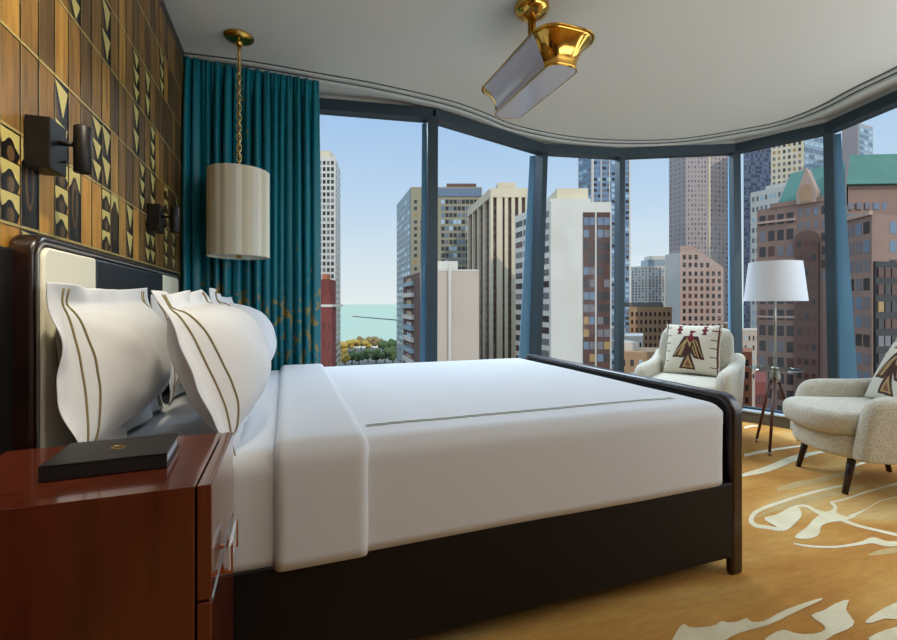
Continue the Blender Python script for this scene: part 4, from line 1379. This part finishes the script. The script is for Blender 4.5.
# dark arched shaft, standing proud of the facade
m = MB()
aw0, aw1, az = L_*.0, L_*.50, zat(238, 89)
prof = [(aw0, GZ), (aw1, GZ), (aw1, az)] + [((aw0+aw1)/2 + (aw1-aw0)/2*math.cos(math.radians(180*k/12)), az + (aw1-aw0)/2*.75*math.sin(math.radians(180*k/12))) for k in range(1, 12)] + [(aw0, az)]
fr = [a_ + t_*x + n_*.8 + Vector((0, 0, z)) for x, z in prof]; n_p = len(fr)
m.add(fr + [p - n_*1.2 for p in fr], [list(range(n_p)), list(range(2*n_p-1, n_p-1, -1))] + [(i, (i+1) % n_p, n_p+(i+1) % n_p, n_p+i) for i in range(n_p)])
B.add('arched_shaft', m, C_brown)
for r in range(20):
    for c in range(3):
        z = az - 1 - r*2.9
        if z > GZ + 2: B.wins.append((a_ + t_*(aw0 + (aw1-aw0)*(.2 + .3*c)) + n_*.85 + Vector((0, 0, z)), t_, n_, .7, 1.1, G_brown if (c + r) % 3 else G_dark))
# gable with a round-arched niche
gz0, gz1 = B.ztop, zat(171, 89)
gm = MB(); gx0, gx1 = L_*.02, L_*.44
pr = [(gx0, gz0), (gx1, gz0), (gx1, gz0 + 2.2), ((gx0+gx1)/2, gz1 + .8), (gx0, gz0 + 2.2)]
fr = [a_ + t_*x + n_*.5 + Vector((0, 0, z)) for x, z in pr]
gm.add(fr + [p - n_*3 for p in fr], [list(range(5)), list(range(9, 4, -1))] + [(i, (i+1) % 5, 5+(i+1) % 5, 5+i) for i in range(5)])
gb = B.add('gable', gm, C_rose)
nm_ = MB(); cxx, rr2 = (gx0+gx1)/2, (gx1-gx0)*.30
pr = [(cxx - rr2, gz0 + .3), (cxx + rr2, gz0 + .3)] + [(cxx + rr2*math.cos(math.radians(180*k/10)), gz0 + 2.6 + rr2*1.2*math.sin(math.radians(180*k/10))) for k in range(11)]
fr = [a_ + t_*x + n_*.62 + Vector((0, 0, z)) for x, z in pr]; k_ = len(fr)
nm_.add(fr + [p - n_*.3 for p in fr], [list(range(k_)), list(range(2*k_-1, k_-1, -1))] + [(i, (i+1) % k_, k_+(i+1) % k_, k_+i) for i in range(k_)])
nm_.build('niche', C_tan, gb)
# copper roof: hipped volumes
def hip(bld, q, z0, z1, ins, name='copper_roof', mt=C_green):
    c = sum(q, Vector())/4
    top = [c + (p - c)*ins for p in q]
    m = MB(); m.hexa([p + Vector((0, 0, z0)) for p in q], [p + Vector((0, 0, z1)) for p in top]); return bld.add(name, m, mt)
def roof(bld, px0, px1, d0, d1, z0, z1, ridge0, ridge1, back, set0=7, name='copper_roof', mt=C_green):
    e0, e1, r0, r1 = flat(px0, d0), flat(px1, d1), flat(ridge0, d0 + set0), flat(ridge1, d1 + set0)
    rad = lambda p, k: p + Vector((p.x, p.y, 0)).normalized()*k
    up = lambda p, z: p + Vector((0, 0, z))
    m = MB(); m.hexa([up(e0, z0), up(e1, z0), up(rad(e1, back), z0), up(rad(e0, back), z0)], [up(r0, z1), up(r1, z1), up(rad(r1, back - 2*set0), z1), up(rad(r0, back - 2*set0), z1)])
    return bld.add(name, m, mt)
roof(B, 776, 845, 94, 86, B.ztop, zat(165, 95), 791, 845, 24)
for zc_ in (zat(222, 93), zat(262, 93), zat(318, 93)):
    B.band('cornice', 0, zc_, zc_ + .45, C_rose, 0, 1, .45)
B.band('balustrade', 0, B.ztop, B.ztop + .9, C_mullred, .35, 1, .2)
B.band('balustrade', 1, B.ztop, B.ztop + .9, C_mullred, .44, 1, .2)
B.finish(100)
# 16 right wing of the same style, nearer
B = Building('green_roofed_building', 'brown terraced building under green copper roof at the far right pane', 'building', [(846.5, 82), (872, 76), (940, 80)], zat(211, 74), C_mullred, 30)
B.grid(0, 3, 18, GZ + 3, B.ztop - .6, .76, .64, [(G_blue, 3), (G_dark, 3), (G_amber, .4), (G_grey, 2)], .05, .05)
B.grid(1, 5, 18, GZ + 3, B.ztop - .6, .62, .62, [(G_dark, 4), (G_blue, 1), (G_brown, 2)], .22, .02)
a_, t_, L_, n_ = B.face(0)
B.band('dark_bay', 1, GZ, zat(262, 77), G_black, .02, .42, .4)
B.grid(1, 4, 14, zat(262, 77) - 14*2.9, zat(262, 77) - .4, .8, .6, [(G_dark, 5), (G_brown, 3), (G_amber, 1), (G_grey, 1)], .03, .59, out=.55)  # amber panes paint golden reflections onto the bay's dark glass
af, tf_, Lf, nf = B.face(1)
for k in range(9):
    for r_ in range(2):
        B.wins.append((flat(851 + k*8.5, 84.6) + Vector((0, 0, B.ztop + 1.0 + 2.1*r_)), Vector((CS, -SN, 0)), -F_, 1.0, 1.2, random.choice((G_dark, G_grey, G_blue))))
a2, t2, L2, n2 = B.face(1)
rad_ = lambda p, k: p + Vector((p.x, p.y, 0)).normalized()*k
q = [flat(848, 85), flat(945, 84), rad_(flat(945, 84), 22), rad_(flat(848, 85), 22)]
m = MB(); m.hexa([p + Vector((0,0,B.ztop)) for p in q], [p + Vector((0,0,zat(186, 85))) for p in q]); B.add('upper_storey', m, C_mullred)
roof(B, 846.5, 948, 84, 83, zat(184, 84), zat(153, 87), 850, 944, 24, 4)
for k in range(4):
    B.band('terrace_edge', 0, B.ztop - .2, B.ztop + .5, C_rose, 0, 1, .4) if k == 0 else None
B.finish()
# 17 grey tower above the right roof
B = Building('grey_tower', 'grey and blue glass tower rising above the right green roof', 'building', [(842, 240), (858, 230), (873, 236)], EYE + 92, C_greyrose, 25)
B.band('glass_face', 1, GZ, B.ztop - 1, C_bluegrey, .05, .95, .2)
B.grid(1, 3, 44, GZ + 3, B.ztop - 2, .8, .55, [(G_pale, 3), (G_blue, 3)], .05, .05, out=.3)
B.finish(60)
# 18 low-rise roofs at street level
for (x0, x1, d, y, mt, lab) in ((700, 752, 122, 352, C_terra, 'low terracotta-roofed block below the lamp table, behind the far armchair'),
                              (755, 766, 74, 382, C_brick, 'small red brick building low between the armchairs'),
                              (618, 643, 140, 336, C_white, 'plain white-walled low block left of the far armchair'),
                              (618, 672, 120, 352, C_tan, 'low tan block with flat roof just above the far armchair arm'),
                              (735, 760, 160, 330, C_pink, 'pale low block with flat roof behind the tripod lamp')):
    B = Building('low_building', lab, 'building', [(x0, d), (x1, d)], zat(y, d), mt, 14)
    B.grid(0, 6, 5, max(GZ + 2, B.ztop - 18), B.ztop - 1.2, .4, .5, [(G_dark, 2), (G_pale, 1)])
    B.top_box('roof_box', (0, .15, .5, 4, 12), B.ztop + 2.2, C_palestone)
    B.finish(40)

# ground, beach, lake
def slab(name, q, z0, z1, mt, kind='structure'):
    m = MB(); m.hexa([Vector((p.x, p.y, z0)) for p in q], [Vector((p.x, p.y, z1)) for p in q])
    return tag(m.build(name, mt), kind=kind)
M_ground = cmat('street_ground', rgb(120, 116, 108), .95, rgb(96, 98, 84), .02)
M_sand = cmat('beach_sand', rgb(224, 204, 170), .95, rgb(214, 190, 152), .03)
M_lake = mat('lake_water', rgb(172, 184, 162), .9, spec=.05, vary=(rgb(164, 180, 162), .004, (1, 4, 1)))
R0 = Vector((CS, -SN, 0)); F0 = Vector((SN, CS, 0))
slab('ground', [F0*8 - R0*900, F0*8 + R0*900, F0*480 + R0*900, F0*480 - R0*900], GZ - 1, GZ, M_ground)
slab('beach', [F0*478 - R0*900, F0*478 + R0*900, F0*540 + R0*900, F0*540 - R0*900], GZ - 1, GZ - .05, M_sand)
slab('lake', [F0*515 - R0*30000, F0*515 + R0*30000, F0*40000 + R0*30000, F0*40000 - R0*30000], GZ - 2, GZ, M_lake)
m = MB()
bp0, bp1 = at(354, 304, 1640), at(420, 304, 1130)
q = [(bp0.x, bp0.y), (bp1.x, bp1.y)]
dv = (Vector((bp1.x, bp1.y, 0)) - Vector((bp0.x, bp0.y, 0))).normalized(); sd = Vector((-dv.y, dv.x, 0))*5
A_, C_ = Vector((bp0.x, bp0.y, 0)), Vector((bp1.x, bp1.y, 0))
m.hexa([A_ - sd + Vector((0,0,GZ-1)), C_ - sd + Vector((0,0,GZ-1)), C_ + sd + Vector((0,0,GZ-1)), A_ + sd + Vector((0,0,GZ-1))],
       [A_ - sd + Vector((0,0,GZ+2.5)), C_ - sd + Vector((0,0,GZ+2.5)), C_ + sd + Vector((0,0,GZ+2.5)), A_ + sd + Vector((0,0,GZ+2.5))])
bw_ = thing('breakwater', tuple(A_ + Vector((0,0,GZ))), 'long dark stone breakwater running out into the turquoise lake', 'breakwater')
m.build('wall', cmat('breakwater_stone', rgb(96, 100, 104), .9), bw_)
m = MB(); m.lathe([(0, 0), (5, 0), (4, 7), (0, 9)], (A_.x, A_.y, GZ + 2), 12); m.build('beacon', C_palestone, bw_)

# trees along the shore
tree_m = [mat('leaf_green', rgb(78, 96, 46), .9, vary=(rgb(58, 76, 36), .5, (1,1,1))), mat('leaf_gold', rgb(186, 150, 62), .9, vary=(rgb(150, 128, 54), .5, (1,1,1))), mat('leaf_rust', rgb(150, 122, 80), .9, vary=(rgb(118, 106, 66), .5, (1,1,1)))]
M_bark = mat('bark', rgb(80, 62, 48), .9)
lab_t = ['dark green shore tree in front of the beach', 'golden autumn shore tree in front of the beach', 'rusty brown shore tree in front of the beach']
random.seed(3)
def tree(px, d, h, k):
    p = at(px, 304, d)
    r_ = thing('shore_tree', (p.x, p.y, GZ), lab_t[k], 'tree', 'trees along the lake shore: ' + ('green', 'golden', 'rusty')[k])
    m = MB(); m.tube([(0, 0, 0), (.2, 0, h*.45)], [.5, .3], 6); m.build('trunk', M_bark, r_, local=True)
    m = MB()
    for q in range(9):
        c = Vector((random.uniform(-.24, .24)*h, random.uniform(-.24, .24)*h, h*random.uniform(.42, .82))); rr = h*random.uniform(.16, .26)
        rings = []
        for i in range(7):
            th = math.pi*(i + .15)/6.3
            rings.append([c + Vector((rr*math.sin(th)*math.cos(2*math.pi*j/9), rr*math.sin(th)*math.sin(2*math.pi*j/9), rr*math.cos(th)))*(1 + .25*noise.noise(Vector((i*1.3 + q, j*1.7, px)))) for j in range(9)])
            rings[-1] = [c + (v - c)*1.0 for v in rings[-1]]
        m.loft(rings)
    m.build('crown', tree_m[k], r_, local=True, smooth=True)
for px, d, h, k in ((343, 400, 13, 1), (349, 430, 12, 1), (355, 440, 13, 1), (361, 452, 14, 2), (366, 430, 12, 1), (372, 470, 12, 2), (378, 455, 13, 2), (383, 430, 12, 0), (389, 400, 14, 0), (394, 420, 14, 0), (399, 440, 13, 1),
                    (352, 350, 11, 0), (359, 345, 10, 0), (368, 360, 11, 0), (376, 350, 12, 0), (385, 350, 13, 0), (393, 345, 13, 0), (345, 340, 10, 1), (400, 360, 12, 0)):
    tree(px, d, h, k)
